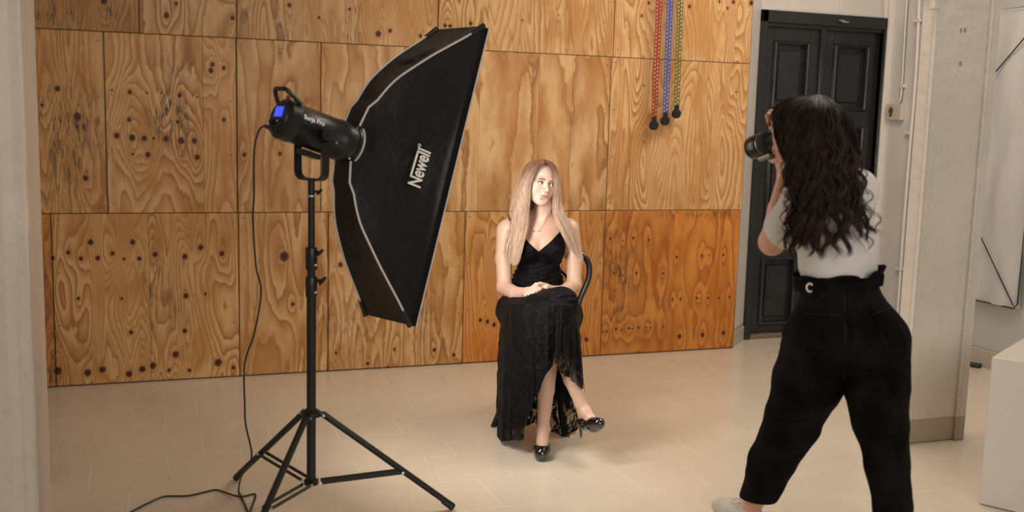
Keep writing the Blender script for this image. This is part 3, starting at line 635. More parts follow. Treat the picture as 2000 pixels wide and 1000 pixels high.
MB().tube([Rg+Aax*.004+(math.cos(t)*U+math.sin(t)*W)*.0785 for t in np.linspace(0, 2*math.pi, 40, endpoint=False)], .0042, 6, closed=True).build('ring_piping', mat('pale_ring_cloth', (.55, .54, .54), .6), sbx, True)
# diffuser front (the lit cloth)
M_diff, N_, L_, B_ = newmat('lit_diffuser'); B_.inputs['Base Color'].default_value = (.8, .8, .8, 1); B_.inputs['Emission Color'].default_value = (1., .93, .86, 1); B_.inputs['Emission Strength'].default_value = 23.
fc = [S3(.392, su*.572, sw*.122) for su, sw in ((1, -1), (1, 1), (-1, 1), (-1, -1))]; MB().add(fc, [(0, 3, 2, 1)] if np.cross(fc[3]-fc[0], fc[1]-fc[0])@Aax > 0 else [(0, 1, 2, 3)]).build('diffuser', M_diff, sbx)
# logo on the near side panel
ctr_ = at(820, 322, 3.9)
r1 = rods[(1, -1)]; r2 = rods[(-1, -1)]
def near_panel(px, py):         # where the view ray meets the near panel plane
    a, c, d = S3(.371, .606, -.142), S3(.371, -.606, -.142), S3(.10, 0, -.098)
    n_ = np.cross(c-a, d-a); r = RM.T@np.array([(px-1000)/FPX, -(py-500)/FPX, 1.]); return CO+r*(((a-CO)@n_)/(r@n_)), nrm(n_)
c0, nn_ = near_panel(816, 324); nn_ = nn_ if nn_@(CO-c0) > 0 else -nn_
e1 = nrm(near_panel(826, 283)[0]-near_panel(803, 360)[0]); e2 = nrm(np.cross(nn_, e1)); lw = np.linalg.norm(near_panel(830, 288)[0]-near_panel(802, 358)[0])
def fit(V, F):
    V, F = NEWELL(True)(V, F); xs = np.array([v[0] for v in V[:]]); ys = np.array([v[1] for v in V]); s_ = lw/(xs.max()-xs.min())*1.06; return [A3((v[0]-(xs.max()+xs.min())/2)*s_, (v[1]-(ys.max()+ys.min())/2)*s_, v[2]) for v in V], F
place_text('Newell', .1, c0+nn_*.012, e1, e2, nn_, 'logo', sbx, xs=.64, off=.0023, extra=fit)
# ================================================================== power cable
pl = rear-Aax*.016-U*.046
cb = thing('power_cable', A3(pl[0], pl[1], 0), 'black power cable hanging from the studio light and trailing across the floor', 'cable')
dL = C@FH
K = [pl, pl-Aax*.035-U*.004, at(503, 262, dL-.13), at(496, 300, dL-.12), at(496, 380, dL-.05), at(494, 430, dL), at(500, 520, dL), at(510, 570, dL), at(497, 650, dL), at(478, 710, dL+.05), at(478, 790, dL+.05), at(480, 830, dL+.05), at(491, 880, dL+.05), at(488, 905, dL+.02), at(473, 925, dL+.0)]
def fl(px, py, z=.006): r = RM.T@np.array([(px-1000)/FPX, -(py-500)/FPX, 1.]); return CO+r*(z-CAM_H)/r[2]
q = at(464, 945, dL+.0); K += [fl(466, 962), fl(478, 985), fl(486, 1003), fl(492, 990, .006), fl(499, 966, .006), fl(478, 969), fl(462, 969, .014), fl(440, 962), fl(422, 957), fl(400, 961), fl(370, 968), fl(345, 969), fl(320, 970), fl(295, 980), fl(258, 999), fl(200, 1030)]
MB().tube([A3(q_[0], q_[1], max(q_[2], .0055)) for q_ in spline(K, 260)], .0036, 8).build('cord', M_dark, cb, True)
MB().tube([pl+Aax*.004, pl-Aax*.03], [.010, .006], 10).build('plug', M_dark, cb, True)
# ================================================================== distance-field sculpting -> one continuous mesh
class Field:
    def __init__(s, lo, hi, h):
        s.lo = A3(*lo); s.h = h; s.n = np.ceil((A3(*hi)-s.lo)/h).astype(int)+1; s.F = np.full(s.n, .08, np.float32)
    def win(s, lo, hi):
        a = np.clip(np.floor((lo-s.lo)/s.h).astype(int), 0, s.n); b = np.clip(np.ceil((hi-s.lo)/s.h).astype(int)+1, 0, s.n)
        sl = tuple(slice(x, y) for x, y in zip(a, b))
        if any(y <= x for x, y in zip(a, b)): return None, None
        g = [(s.lo[i]+s.h*np.arange(a[i], b[i])).astype(np.float32) for i in range(3)]
        return sl, (g[0][:, None, None], g[1][None, :, None], g[2][None, None, :])
    def comb(s, sl, d, op, k):
        F = s.F[sl]
        if op == 'add':
            if k > 0: h = np.maximum(k-np.abs(F-d), 0)/k; s.F[sl] = np.minimum(F, d)-h*h*k*.25
            else: s.F[sl] = np.minimum(F, d)
        else:
            d = -d
            if k > 0: h = np.maximum(k-np.abs(F-d), 0)/k; s.F[sl] = np.maximum(F, d)+h*h*k*.25
            else: s.F[sl] = np.maximum(F, d)
    def cone(s, a, b, ra, rb, k=.02, op='add', flat=None):
        a = A3(*a); b = A3(*b); m = max(ra, rb)+k+.02; sl, g = s.win(np.minimum(a, b)-m, np.maximum(a, b)+m)
        if sl is None: return s
        v = b-a; L2 = v@v+1e-12; p = [g[i]-a[i] for i in range(3)]
        t = np.clip((p[0]*v[0]+p[1]*v[1]+p[2]*v[2])/L2, 0, 1); q = [p[i]-t*v[i] for i in range(3)]
        d2 = q[0]**2+q[1]**2+q[2]**2
        if flat is not None:
            n_, f_ = flat; dn = q[0]*n_[0]+q[1]*n_[1]+q[2]*n_[2]; d2 = d2+dn*dn*(1/f_**2-1)
            d = (np.sqrt(d2)-(ra+t*(rb-ra)))*f_**.5
        else: d = np.sqrt(d2)-(ra+t*(rb-ra))
        s.comb(sl, d, op, k); return s
    def chain(s, P, R, k=.02, op='add', flat=None):
        for i in range(len(P)-1): s.cone(P[i], P[i+1], R[i], R[i+1], k if i == 0 else max(k*.5, .004), op, flat)
        return s
    def ell(s, c, r, M=None, k=.02, op='add'):       # M rows: local axes
        c = A3(*c); r = A3(*r); m = r.max()+k+.02; sl, g = s.win(c-m, c+m)
        if sl is None: return s
        p = [g[i]-c[i] for i in range(3)]
        if M is not None: p = [p[0]*M[j][0]+p[1]*M[j][1]+p[2]*M[j][2] for j in range(3)]
        k0 = np.sqrt((p[0]/r[0])**2+(p[1]/r[1])**2+(p[2]/r[2])**2); k1 = np.sqrt((p[0]/r[0]**2)**2+(p[1]/r[1]**2)**2+(p[2]/r[2]**2)**2)+1e-9
        s.comb(sl, (k0*(k0-1)/k1).astype(np.float32), op, k); return s
    def grid(s): return [(s.lo[i]+s.h*np.arange(s.n[i])).astype(np.float32).reshape([-1 if j == i else 1 for j in range(3)]) for i in range(3)]
    def mesh(s, smooth=2):
        F = s.F; S = F < 0; n = np.array(F.shape); c = np.zeros(n-1, np.int8)
        for dx in (0, 1):
            for dy in (0, 1):
                for dz in (0, 1): c += S[dx:n[0]-1+dx, dy:n[1]-1+dy, dz:n[2]-1+dz]
        M = (c > 0) & (c < 8); I = np.argwhere(M); idx = np.full(M.shape, -1, np.int32); idx[M] = np.arange(len(I))
        acc = np.zeros((len(I), 3)); cnt = np.zeros(len(I)); cor = [(0, 0, 0), (1, 0, 0), (0, 1, 0), (1, 1, 0), (0, 0, 1), (1, 0, 1), (0, 1, 1), (1, 1, 1)]
        ed = [(0, 1), (2, 3), (4, 5), (6, 7), (0, 2), (1, 3), (4, 6), (5, 7), (0, 4), (1, 5), (2, 6), (3, 7)]
        vals = [F[I[:, 0]+q[0], I[:, 1]+q[1], I[:, 2]+q[2]] for q in cor]
        for a, b in ed:
            va, vb = vals[a], vals[b]; m = (va < 0) != (vb < 0); t = np.where(m, va/(va-vb+1e-12), 0)
            p = np.array(cor[a])+t[:, None]*(np.array(cor[b])-np.array(cor[a])); acc[m] += p[m]; cnt[m] += 1
        V = s.lo+s.h*(I+acc/cnt[:, None]); Q = []
        for ax in range(3):
            o1, o2 = [(1, 2), (2, 0), (0, 1)][ax]; sl0 = [slice(None)]*3; sl1 = [slice(None)]*3; sl0[ax] = slice(0, -1); sl1[ax] = slice(1, None)
            for j in (o1, o2): sl0[j] = slice(1, -1); sl1[j] = slice(1, -1)
            A = S[tuple(sl0)]; B = S[tuple(sl1)]; E = np.argwhere(A != B)
            if len(E) == 0: continue
            E2 = E.copy(); E2[:, o1] += 1; E2[:, o2] += 1; inside = A[tuple(E.T)]
            def cell(d1, d2): q = E2.copy(); q[:, o1] += d1; q[:, o2] += d2; return idx[tuple(q.T)]
            q = np.stack([cell(-1, -1), cell(0, -1), cell(0, 0), cell(-1, 0)], 1); q[~inside] = q[~inside][:, ::-1]; Q.append(q)
        Q = np.vstack(Q); Q = Q[(Q >= 0).all(1)]
        e = np.vstack([Q[:, [0, 1]], Q[:, [1, 2]], Q[:, [2, 3]], Q[:, [3, 0]]])
        for _ in range(smooth):
            for lam in (.5, -.52):
                sm = np.zeros_like(V); ct = np.zeros(len(V))
                for c_ in range(3):
                    sm[:, c_] = np.bincount(e[:, 0], V[e[:, 1], c_], len(V))+np.bincount(e[:, 1], V[e[:, 0], c_], len(V))
                ct = np.bincount(e[:, 0], minlength=len(V))+np.bincount(e[:, 1], minlength=len(V)); V = V+lam*(sm/np.maximum(ct, 1)[:, None]-V)
        return V, Q
def vnoise(P, scale, seed=0, octs=3):            # cheap value noise for points (n,3)
    out = np.zeros(len(P)); amp = 1.; tot = 0
    for o in range(octs):
        q = P*scale*(2**o)+seed*17.3+o*5.1; i = np.floor(q).astype(np.int64); f = q-i; f = f*f*(3-2*f); r = np.zeros(len(P))
        for dx in (0, 1):
            for dy in (0, 1):
                for dz in (0, 1):
                    h = (i[:, 0]+dx)*374761393+(i[:, 1]+dy)*668265263+(i[:, 2]+dz)*2147483647+seed*1013; h = (h ^ (h >> 13))*1274126177; h = (h ^ (h >> 16)) & 0xffff
                    r += h/65535.*np.where(dx, f[:, 0], 1-f[:, 0])*np.where(dy, f[:, 1], 1-f[:, 1])*np.where(dz, f[:, 2], 1-f[:, 2])
        out += amp*r; tot += amp; amp *= .5
    return out/tot-.5
def blob(P, c, r): return np.exp(-(((P-A3(*c))/r)**2).sum(1))
# head-local sculpt, metres; x = wearer's left, y = forward, z = up; origin between the eyes inside the head
HZ = 1.
def head_prims(Fd, O, M, inner=True):
    T = lambda p: O+M.T@A3(p[0], p[1], p[2]*(HZ if p[2] < 0 else 1))
    def E(c, r, k=.02, op='add', tilt=None): Fd.ell(T(c), r, M, k, op)
    E((0, -.012, .032), (.0725, .087, .079), .02)
    E((0, .022, -.012), (.0655, .060, .080), .03)
    E((0, .036, .040), (.056, .047, .052), .03)
    for s_ in (-1, 1):
        Fd.cone(T((s_*.053, .002, -.056)), T((s_*.014, .062, -.098)), .017, .013, .03)
        E((s_*.038, .048, -.034), (.025, .030, .030), .025)
        E((s_*.052, .040, -.008), (.014, .024, .012), .02)          # cheekbone
        E((s_*.028, .078, .0205), (.023, .011, .0065), .012)          # brow
        E((s_*.0745, -.008, -.012), (.007, .017, .030), .006)       # ear
    E((0, .054, -.070), (.034, .030, .034), .025)
    E((0, .069, -.101), (.016, .013, .012), .018)                   # chin
    for s_ in (-1, 1): E((s_*.0315, .094, -.001), (.0185, .0165, .0115), .010, 'sub')
    Fd.cone(T((0, .079, .014)), T((0, .103, -.031)), .0068, .0080, .014)
    E((0, .1045, -.0345), (.0085, .0080, .0075), .007)
    for s_ in (-1, 1):
        E((s_*.0092, .0945, -.0385), (.0064, .0085, .0062), .005)
        E((s_*.0055, .0975, -.0455), (.0032, .0045, .0022), .003, 'sub')
    E((0, .086, -.053), (.012, .010, .012), .012)
    for s_ in (-1, 1):                                             # lids around the eyeball
        E((s_*.0315, .0735, -.001), (.0166, .0145, .0146), .006)
        E((s_*.0315, .0905, -.0012), (.0156, .0125, .0066), .0025, 'sub')
    E((0, .0865, -.0622), (.0250, .0104, .0066), .004); E((0, .0868, -.0728), (.0215, .0114, .0080), .004)   # lips
    for s_ in (-1, 1): E((s_*.007, .0925, -.0615), (.008, .0042, .0036), .004)
    E((0, .0990, -.0668), (.0205, .0085, .0010), .002, 'sub')
    E((0, .084, -.084), (.018, .008, .005), .008, 'sub')
def sstep(x, a, b): t = np.clip((x-a)/(b-a), 0, 1); return t*t*(3-2*t)
def face_colour(P, O, M, skin, lip, makeup=1.):
    q = (P-O)@M.T; C = np.tile(A3(*skin), (len(P), 1)); x, y, z = q.T; z = np.where(z < 0, z/HZ, z); ax = np.abs(x)
    def mixc(w_, col): nonlocal C; w_ = np.clip(w_, 0, 1)[:, None]; C = C*(1-w_)+A3(*col)*w_
    front = sstep(y, .035, .06)
    mixc(.30*makeup*front*np.exp(-(((ax-.045)/.018)**2+((z+.034)/.018)**2)), (skin[0]*.98, skin[1]*.66, skin[2]*.62))
    mixc(.75*makeup*front*np.exp(-(((ax-.034)/.0195)**2+((z-.006)/.0095)**2)**1.5), (.27, .12, .07))
    mixc(.85*makeup*front*np.exp(-(((ax-.0315)/.0170)**2+((z+.0012)/.0084)**2)**4), (.14, .07, .055))
    zl = -.0668; lipw = .0262
    up = (z < zl+.0072*(1-(ax/lipw)**2)+.0015*np.exp(-((ax-.006)/.004)**2)) & (z > zl-.0122*(1-(ax/(lipw*.95))**2)) & (ax < lipw) & (y > .07)
    mixc(up*.95, lip)
    mixc(up*np.exp(-((z-zl)/.0011)**2)*.8, (.22, .06, .05))
    mixc(front*.5*np.exp(-(((ax-.0055)/.003)**2+((z+.0455)/.003)**2)), (.25, .10, .08))
    return C
def skin_material(name, sss=.06, rough=.42):
    b = NB(name); pos = b.obj(); col = b.attr('col', True); n = b.noise(pos, 30, 3); col = b.mix(b.math('MULTIPLY', b.ramp(n, .4, .7), .16), col, (.62, .34, .26))
    b._set(b.B.inputs['Base Color'], col); b.B.inputs['Roughness'].default_value = rough; b.B.inputs['Subsurface Weight'].default_value = sss; b.B.inputs['Subsurface Radius'].default_value = (.8, .35, .2); b.B.inputs['Subsurface Scale'].default_value = .01
    b.bump(b.noise(pos, 700, 2), .06, .001); return b.m
def eyeball(O, M, sx, gaze, parent, r=.0126, iris=(.22, .34, .42)):
    c = O+M.T@A3(sx*.0315, .0745, -.001); g = nrm(M.T@nrm(gaze)); ref = nrm(np.cross(g, ZH)); up = np.cross(ref, g)
    V = []; F = []; C = []; nr = 26; ns = 28
    for i in range(nr+1):
        th_ = math.pi*i/nr
        for k in range(ns):
            t = 2*math.pi*k/ns; V.append(c+r*(g*math.cos(th_)+math.sin(th_)*(ref*math.cos(t)+up*math.sin(t))))
            a = math.sin(th_)*r if th_ < math.pi/2 else r
            C.append((.005, .005, .006) if a < .0021 else ((.03, .04, .05) if a > .0048 and a < .0058 else (iris if a < .0058 else (.80, .78, .76))))
    for i in range(nr):
        for k in range(ns): F.append((i*ns+k, (i+1)*ns+k, (i+1)*ns+(k+1) % ns, i*ns+(k+1) % ns))
    b = NB('eye'); b._set(b.B.inputs['Base Color'], b.attr('col', True)); b.B.inputs['Roughness'].default_value = .06
    o = mesh_obj('eye', V, F, b.m, parent, True, dict(col=np.array(C))); return o
# ---- hair ------------------------------------------------------------
def hair_mesh(guides, n, segs, r0, jitter, name, mat_, parent, cols, wave=0., wlen=.09, clump=0, seed=1, r1=None, cut=.08, length=(.9, 1.), kind=None, frizz=0., sway=0., intra=.004, taper=.62):
    rg = np.random.default_rng(seed); G = np.array([[at(*p) if len(p) == 3 else p for p in g] for g in guides])     # g, k, 3
    ng, kk, _ = G.shape
    if clump: cu = rg.random(clump); cd_ = rg.random(clump); which = rg.integers(0, clump, n); u = cu[which]+rg.normal(0, .012, n); lay = cd_[which]*.75+rg.random(n)*.25
    else: u = rg.random(n); lay = rg.random(n); which = np.arange(n)
    u = np.clip(u, 0, 1)*(ng-1); i = np.minimum(u.astype(int), ng-2); f = (u-i)[:, None, None]
    K = G[i]*(1-f)+G[i+1]*f                                      # n, k, 3
    T = np.linspace(0, 1, segs); L_ = rg.uniform(length[0], length[1], n)
    if clump: L_ = (rg.uniform(length[0], length[1], clump))[which]*rg.uniform(.96, 1., n)
    out = np.zeros((n, segs, 3))
    for s_ in range(segs):
        uu = T[s_]*L_*(kk-1); j = np.minimum(uu.astype(int), kk-2); t = (uu-j)[:, None]
        ar = np.arange(n); a = K[ar, np.maximum(j-1, 0)]; b_ = K[ar, j]; c = K[ar, j+1]; d = K[ar, np.minimum(j+2, kk-1)]
        out[:, s_] = .5*((2*b_)+(-a+c)*t+(2*a-5*b_+4*c-d)*t*t+(-a+3*b_-3*c+d)*t**3)
    cnt = max(which)+1; off = rg.normal(0, 1, (cnt, 3))[which]; off2 = rg.normal(0, 1, (n, 3))
    grow = (np.clip(T/.35, 0, 1)**.8)[None, :, None]
    tp = (1-taper*T**1.1)[None, :, None] if clump else 1.
    out += (off*jitter)[:, None, :]*grow*A3(1, 1, .3)+(off2*(intra if clump else jitter*.6))[:, None, :]*grow*A3(1, 1, .3)*tp
    # depth layering: move along view axis inward
    out += (FH[None, None, :]*((lay-.0)[:, None, None])*jitter*1.6)*grow
    if sway:
        uu_ = u[:, None]; tt_ = T[None, :]; out += (sway*np.clip(tt_*1.6-.3, 0, 1)*(np.sin(uu_*5.1+tt_*6+seed)+.6*np.sin(uu_*13.7-tt_*9+seed)))[:, :, None]*(RH*.8-FH*.9)
    if wave:
        ph = (rg.random(cnt)*6.283)[which]; fr_ = (rg.uniform(.8, 1.25, cnt))[which]; am = (rg.uniform(.5, 1.3, cnt))[which]; dist = np.concatenate([np.zeros((n, 1)), np.cumsum(np.linalg.norm(np.diff(out, axis=1), axis=2), 1)], 1)
        p_ = dist/wlen*2*math.pi*fr_[:, None]+ph[:, None]; env = np.clip((T-.12)/.5, 0, 1)[None, :]
        out += (np.sin(p_)*env*am[:, None]*wave)[:, :, None]*RH+(np.cos(p_*1.0)*env*am[:, None]*wave*.7)[:, :, None]*FH
        if frizz: p2 = dist/(wlen*.45)*2*math.pi+(rg.random(n)*6.283)[:, None]; out += (np.sin(p2)*env*frizz)[:, :, None]*RH
    dv = np.gradient(out, axis=1); dv /= np.linalg.norm(dv, axis=2, keepdims=True)+1e-9
    N1 = np.cross(dv, FH[None, None, :]); N1 /= np.linalg.norm(N1, axis=2, keepdims=True)+1e-9; N2 = np.cross(dv, N1)
    rr = r0*np.ones(segs); rr *= np.clip((1-T)/cut, .25, 1); rs = rg.uniform(.7, 1.3, n)
    V = np.zeros((n, segs, 3, 3))
    for k in range(3):
        t = 2*math.pi*k/3; V[:, :, k] = out+(N1*math.cos(t)+N2*math.sin(t))*(rr[None, :]*rs[:, None])[:, :, None]
    base = (np.arange(n)[:, None, None]*segs*3+np.arange(segs-1)[None, :, None]*3); k = np.arange(3)[None, None]; k1 = (np.arange(3)[None, None]+1) % 3
    F = np.stack([base+k, base+k1, base+3+k1, base+3+k], -1).reshape(-1, 4)
    c0, c1, sp = cols; tt = sstep(T*1., .12, .50)[None, :, None]; C = A3(*c0)*(1-tt)+A3(*c1)*tt; C = C*(1+sp*rg.normal(0, 1, (n, 1, 1))+sp*1.2*np.sin(u*23.+np.sin(u*61.)*2)[:, None, None]); C = np.clip(C, 0, 1)
    C = np.repeat(C[:, :, None, :], 3, 2).reshape(-1, 3)
    return mesh_obj(name, V.reshape(-1, 3), F, mat_, parent, True, dict(col=C))
def hair_material(name, rough=.32, spec=.5):
    b = NB(name); b._set(b.B.inputs['Base Color'], b.attr('col', True)); b.B.inputs['Roughness'].default_value = rough; b.B.inputs['Specular IOR Level'].default_value = spec
    b.B.inputs['Anisotropic'].default_value = .4; return b.m
# ================================================================== the seated model
hip = at(1055, 622, 5.07)
wm = thing('person', (hip[0], hip[1], 0), 'seated person with long straight blonde hair in a black lace dress and black high heels', 'person')
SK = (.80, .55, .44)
th = math.radians(27); fw = -math.cos(th)*FH+math.sin(th)*RH; lx = math.cos(th)*RH+math.sin(th)*FH
HZ = .93
rl = math.radians(9); upv = math.cos(rl)*ZH+math.sin(rl)*lx; lx2 = math.cos(rl)*lx-math.sin(rl)*ZH
HM = np.array([lx2, fw, upv]); HO = at(1066.5, 358.6, 4.985)-HM.T@A3(0, .082, 0)
pt = A3(*hip)
Fd = Field(A3(*(np.minimum.reduce([at(930, 900, 4.2), at(1200, 900, 4.2), at(930, 300, 5.4), at(1200, 300, 5.4)])-.02))*A3(1, 1, 0), np.maximum.reduce([at(1200, 900, 4.2), at(930, 300, 5.4), at(1200, 300, 5.4)])*A3(1, 1, 0)+A3(.02, .02, 1.40), .0027)
# torso
def torso(Fd, g=0.):
    Mx = np.array([RH, FH, ZH])
    Fd.ell(at(1054, 622, 5.10), (.168+g, .130+g, .105+g), Mx, .03)
    Fd.ell(at(1050, 552, 5.10), (.124+g, .090+g, .115+g), Mx, .05)
    Fd.ell(at(1056, 478, 5.11), (.124+g, .090+g, .135+g), Mx, .05)
    Fd.ell(at(1053, 448, 5.115), (.138+g, .066+g, .062+g), Mx, .04)
    for x in (1032, 1081): Fd.ell(at(x, 487, 5.035), (.054+g, .050+g, .054+g), Mx, .03)
torso(Fd)
Fd.cone(at(1000, 444, 5.11), at(1108, 446, 5.11), .042, .042, .03)
Fd.cone(at(1059, 430, 5.11), at(1063, 392, 5.085), .052, .047, .03)
Fd.cone(at(1040, 425, 5.12), at(1003, 440, 5.12), .036, .034, .03); Fd.cone(at(1074, 425, 5.12), at(1106, 442, 5.12), .036, .034, .03)
Fd.cone(at(1048, 447, 5.055), at(1012, 438, 5.07), .008, .007, .012); Fd.cone(at(1062, 447, 5.055), at(1098, 440, 5.07), .008, .007, .012)
Fd.cone(at(1076, 400, 5.07), at(1058, 442, 5.055), .010, .009, .012)
head_prims(Fd, HO, HM)
# arms
aR = [at(988, 449, 5.11), at(984, 505, 5.09), at(985, 560, 5.05)]; Fd.chain(aR, [.048, .042, .036], .03)
fR = [at(985, 562, 5.05), at(1008, 575, 4.93), at(1030, 572, 4.84)]; Fd.chain(fR, [.037, .036, .026], .02)
aL = [at(1114, 449, 5.11), at(1122, 505, 5.09), at(1121, 556, 5.05)]; Fd.chain(aL, [.046, .041, .035], .03)
fL = [at(1121, 557, 5.05), at(1100, 571, 4.93), at(1076, 568, 4.86)]; Fd.chain(fL, [.036, .034, .025], .02)
# legs
Fd.chain([at(1018, 618, 5.06), at(1090, 592, 4.64)], [.085, .060], .03)
Fd.chain([at(1096, 628, 5.06), at(1068, 632, 4.62)], [.085, .056], .03)
shL = [at(1068, 636, 4.60), at(1070, 700, 4.625), at(1066, 760, 4.615), at(1060, 838, 4.60)]; Fd.chain(shL, [.052, .049, .040, .027], .02)
Fd.chain([at(1061, 836, 4.605), at(1060, 862, 4.555), at(1059, 879, 4.50), at(1058, 884, 4.47)], [.030, .028, .024, .014], .015)
Fd.cone(at(1061, 845, 4.63), at(1060, 858, 4.62), .023, .020, .01)
for x in (1051, 1071): Fd.ell(at(x, 838, 4.60), (.011, .013, .013), None, .012)
shR = [at(1093, 598, 4.62), at(1100, 680, 4.60), at(1118, 740, 4.57), at(1134, 786, 4.53)]; Fd.chain(shR, [.056, .050, .042, .029], .02)
Fd.chain([at(1135, 788, 4.53), at(1145, 806, 4.50), at(1156, 820, 4.465), at(1163, 826, 4.44)], [.030, .030, .024, .015], .015)
Fd.cone(at(1134, 798, 4.56), at(1137, 812, 4.545), .022, .019, .01)
# ---- hands : her left hand lies over the right one, fingers pointing to the lower left of the lap
def finger(P, r): Fd.chain([at(*p) for p in P], r, .004)
# under hand (right), mostly covered
Fd.chain([at(1030, 571, 4.84), at(1044, 568, 4.82)], [.024, .026], .01)
Fd.chain([at(1044, 568, 4.825), at(1056, 566, 4.82)], [.024, .018], .01)
for k, (a, b, c) in enumerate((((1048, 561, 4.81), (1058, 556, 4.80), (1066, 559, 4.79)), ((1050, 564, 4.80), (1061, 560, 4.79), (1069, 562.5, 4.78)))):
    finger((a, b, c), [.010, .0092, .0075])
# top hand (left): back of the hand from the wrist to the knuckles then four fingers and the thumb
Fd.chain([at(1076, 567, 4.855), at(1066, 563, 4.83), at(1055, 559, 4.80)], [.023, .024, .022], .01)
kn = [(1047, 556, 4.79), (1049, 559.5, 4.78), (1051, 563, 4.775), (1054, 566, 4.77)]
tips = [((1040, 562, 4.775), (1033, 569.5, 4.765), (1027.5, 575.5, 4.76)), ((1043, 564.5, 4.765), (1037, 571, 4.755), (1033, 575, 4.75)), ((1045.5, 567, 4.76), (1040.5, 570.5, 4.75), (1037, 573, 4.745)), ((1050, 568, 4.76), (1046, 570, 4.75), (1043, 571.5, 4.745))]
nail_at = []
for k_, t_ in zip(kn, tips):
    finger((k_,)+t_, [.0115, .0098, .0086, .0066]); nail_at.append(t_)
finger(((1062, 558, 4.80), (1056, 555, 4.785), (1052, 554, 4.775)), [.012, .010, .008])
V, Q = Fd.mesh(2)
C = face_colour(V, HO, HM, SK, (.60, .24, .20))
bl_ = sstep(V[:, 2], (HO-ZH*.22)[2], (HO-ZH*.10)[2])[:, None]; C = C*bl_+(1-bl_)*C*A3(.66, .43, .32)/A3(*SK)  # face left paler than the body: stronger key light put into skin colour
# knuckles, knees and elbows a little redder
for c_, r_ in ((at(1122, 560, 5.02), .05), (at(985, 568, 5.02), .05), (at(1056, 452, 5.02), .07)): C = C*(1-.18*blob(V, c_, r_)[:, None])+A3(.75, .40, .30)*(.18*blob(V, c_, r_)[:, None])
M_skin = skin_material('fair_skin')
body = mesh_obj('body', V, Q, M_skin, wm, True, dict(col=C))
gz = A3(.30, 1, .02)
for sx in (-1, 1): eyeball(HO, HM, sx, gz, wm)
# brows and lashes
b = NB('brow_hair'); b.B.inputs['Base Color'].default_value = (.13, .070, .042, 1); b.B.inputs['Roughness'].default_value = .6; M_brow = b.m
TT = lambda x, y, z: HO+HM.T@A3(x, y, z)
def on_face(x, z, push=.0008):            # march from the front to the skin surface
    y = .12
    for _ in range(160):
        p = TT(x, y, z); i = np.round((p-Fd.lo)/Fd.h).astype(int)
        if Fd.F[tuple(i)] < .0006: break
        y -= .0008
    return TT(x, y+push, z)
for sx in (-1, 1):
    pts = [(sx*.0130, .0155), (sx*.022, .0185), (sx*.033, .0205), (sx*.042, .0190), (sx*.050, .0145)]
    P = spline([on_face(x, z, .0002) for x, z in pts], 14); MB().tube(P, list(np.interp(np.linspace(0, 1, 14), [0, .2, .6, 1], [.0019, .0026, .0020, .0008])), 6).build('eyebrow', M_brow, wm, True)
    m = MB(); ec = A3(sx*.0315, .0745, -.001)
    arc = []
    for t in np.linspace(-1, 1, 13):
        xx = t*.0140; zz = .0054*(1-t*t)-.0006; q = ec+A3(xx, math.sqrt(max(0, .0137**2-xx*xx*.9-zz*zz)), zz); arc.append(TT(*q))
    m.tube(arc, [.0005]+[.0013]*11+[.0009], 6)
    for i, p in enumerate(arc[1:-1]):
        t = (i-5)/6; m.tube([p, p+HM.T@A3(sx*.0+t*.0025+sx*.001, .0035, .0012), p+HM.T@A3(t*.005+sx*.002, .0062, .0040)], [.0004, .0003, .0001], 4)
    m.build('eyelashes', mat('lash_black', (.01, .008, .008), .5), wm)
# finger nails
M_nail = mat('pale_pink_nail', (.90, .72, .72), .12, coat=.6)
m_ = [((1029.5, 573.3, 4.752), (1024.5, 578, 4.745)), ((1034.5, 572.8, 4.742), (1031, 576.5, 4.738)), ((1044.5, 569.2, 4.74), (1041.5, 571.8, 4.735)), ((1066.5, 557.5, 4.772), (1070, 559.5, 4.768))]
for a_, b_ in m_: MB().tube(spline([at(*a_), (at(*a_)+at(*b_))/2-FH*.001, at(*b_)], 6), [.0035, .0045, .0046, .0044, .0036, .0020], 8).build('fingernail', M_nail, wm, True)
m = MB()
rp = [at(1050, 560, 4.775)+.0125*(math.cos(t)*nrm(RH*.5+ZH)+math.sin(t)*FH) for t in np.linspace(0, 2*math.pi, 20, endpoint=False)]
MB().tube(rp, .0011, 6, closed=True).build('finger_ring', mat('gold', (.75, .5, .2), .25, 1.), wm, True)
# necklace
M_gold = mat('rose_gold', (.70, .45, .28), .25, 1.)
def on_body(px, py, d0=4.8, push=.001):
    d = d0
    for _ in range(400):
        p = at(px, py, d); i = np.round((p-Fd.lo)/Fd.h).astype(int)
        if (i < 0).any() or (i >= Fd.n).any(): d += .0015; continue
        if Fd.F[tuple(i)] < .0008: break
        d += .0015
    return at(px, py, d-push-.001)
nk = [(1033, 437), (1036, 443), (1040, 448), (1044, 450.5), (1049, 451), (1053, 449.5), (1058, 445), (1063, 436), (1067, 424), (1070, 412)]
MB().tube(spline([on_body(*p) for p in nk], 40), .0007, 5).build('necklace', M_gold, wm)
m = MB(); c = on_body(1042.5, 451.5, push=.003); m.lathe([(.0045, -.001), (.0045, .001)], c, -FH, 14); 
c = on_body(1053, 451, push=.003)
for dx, dz in ((-.006, 0), (-.002, .002), (.002, -.002), (.006, .001)): m.tube([c+RH*dx+ZH*dz, c+RH*(dx+.004)-ZH*dz], .0009, 5)
m.build('pendant', M_gold, wm)
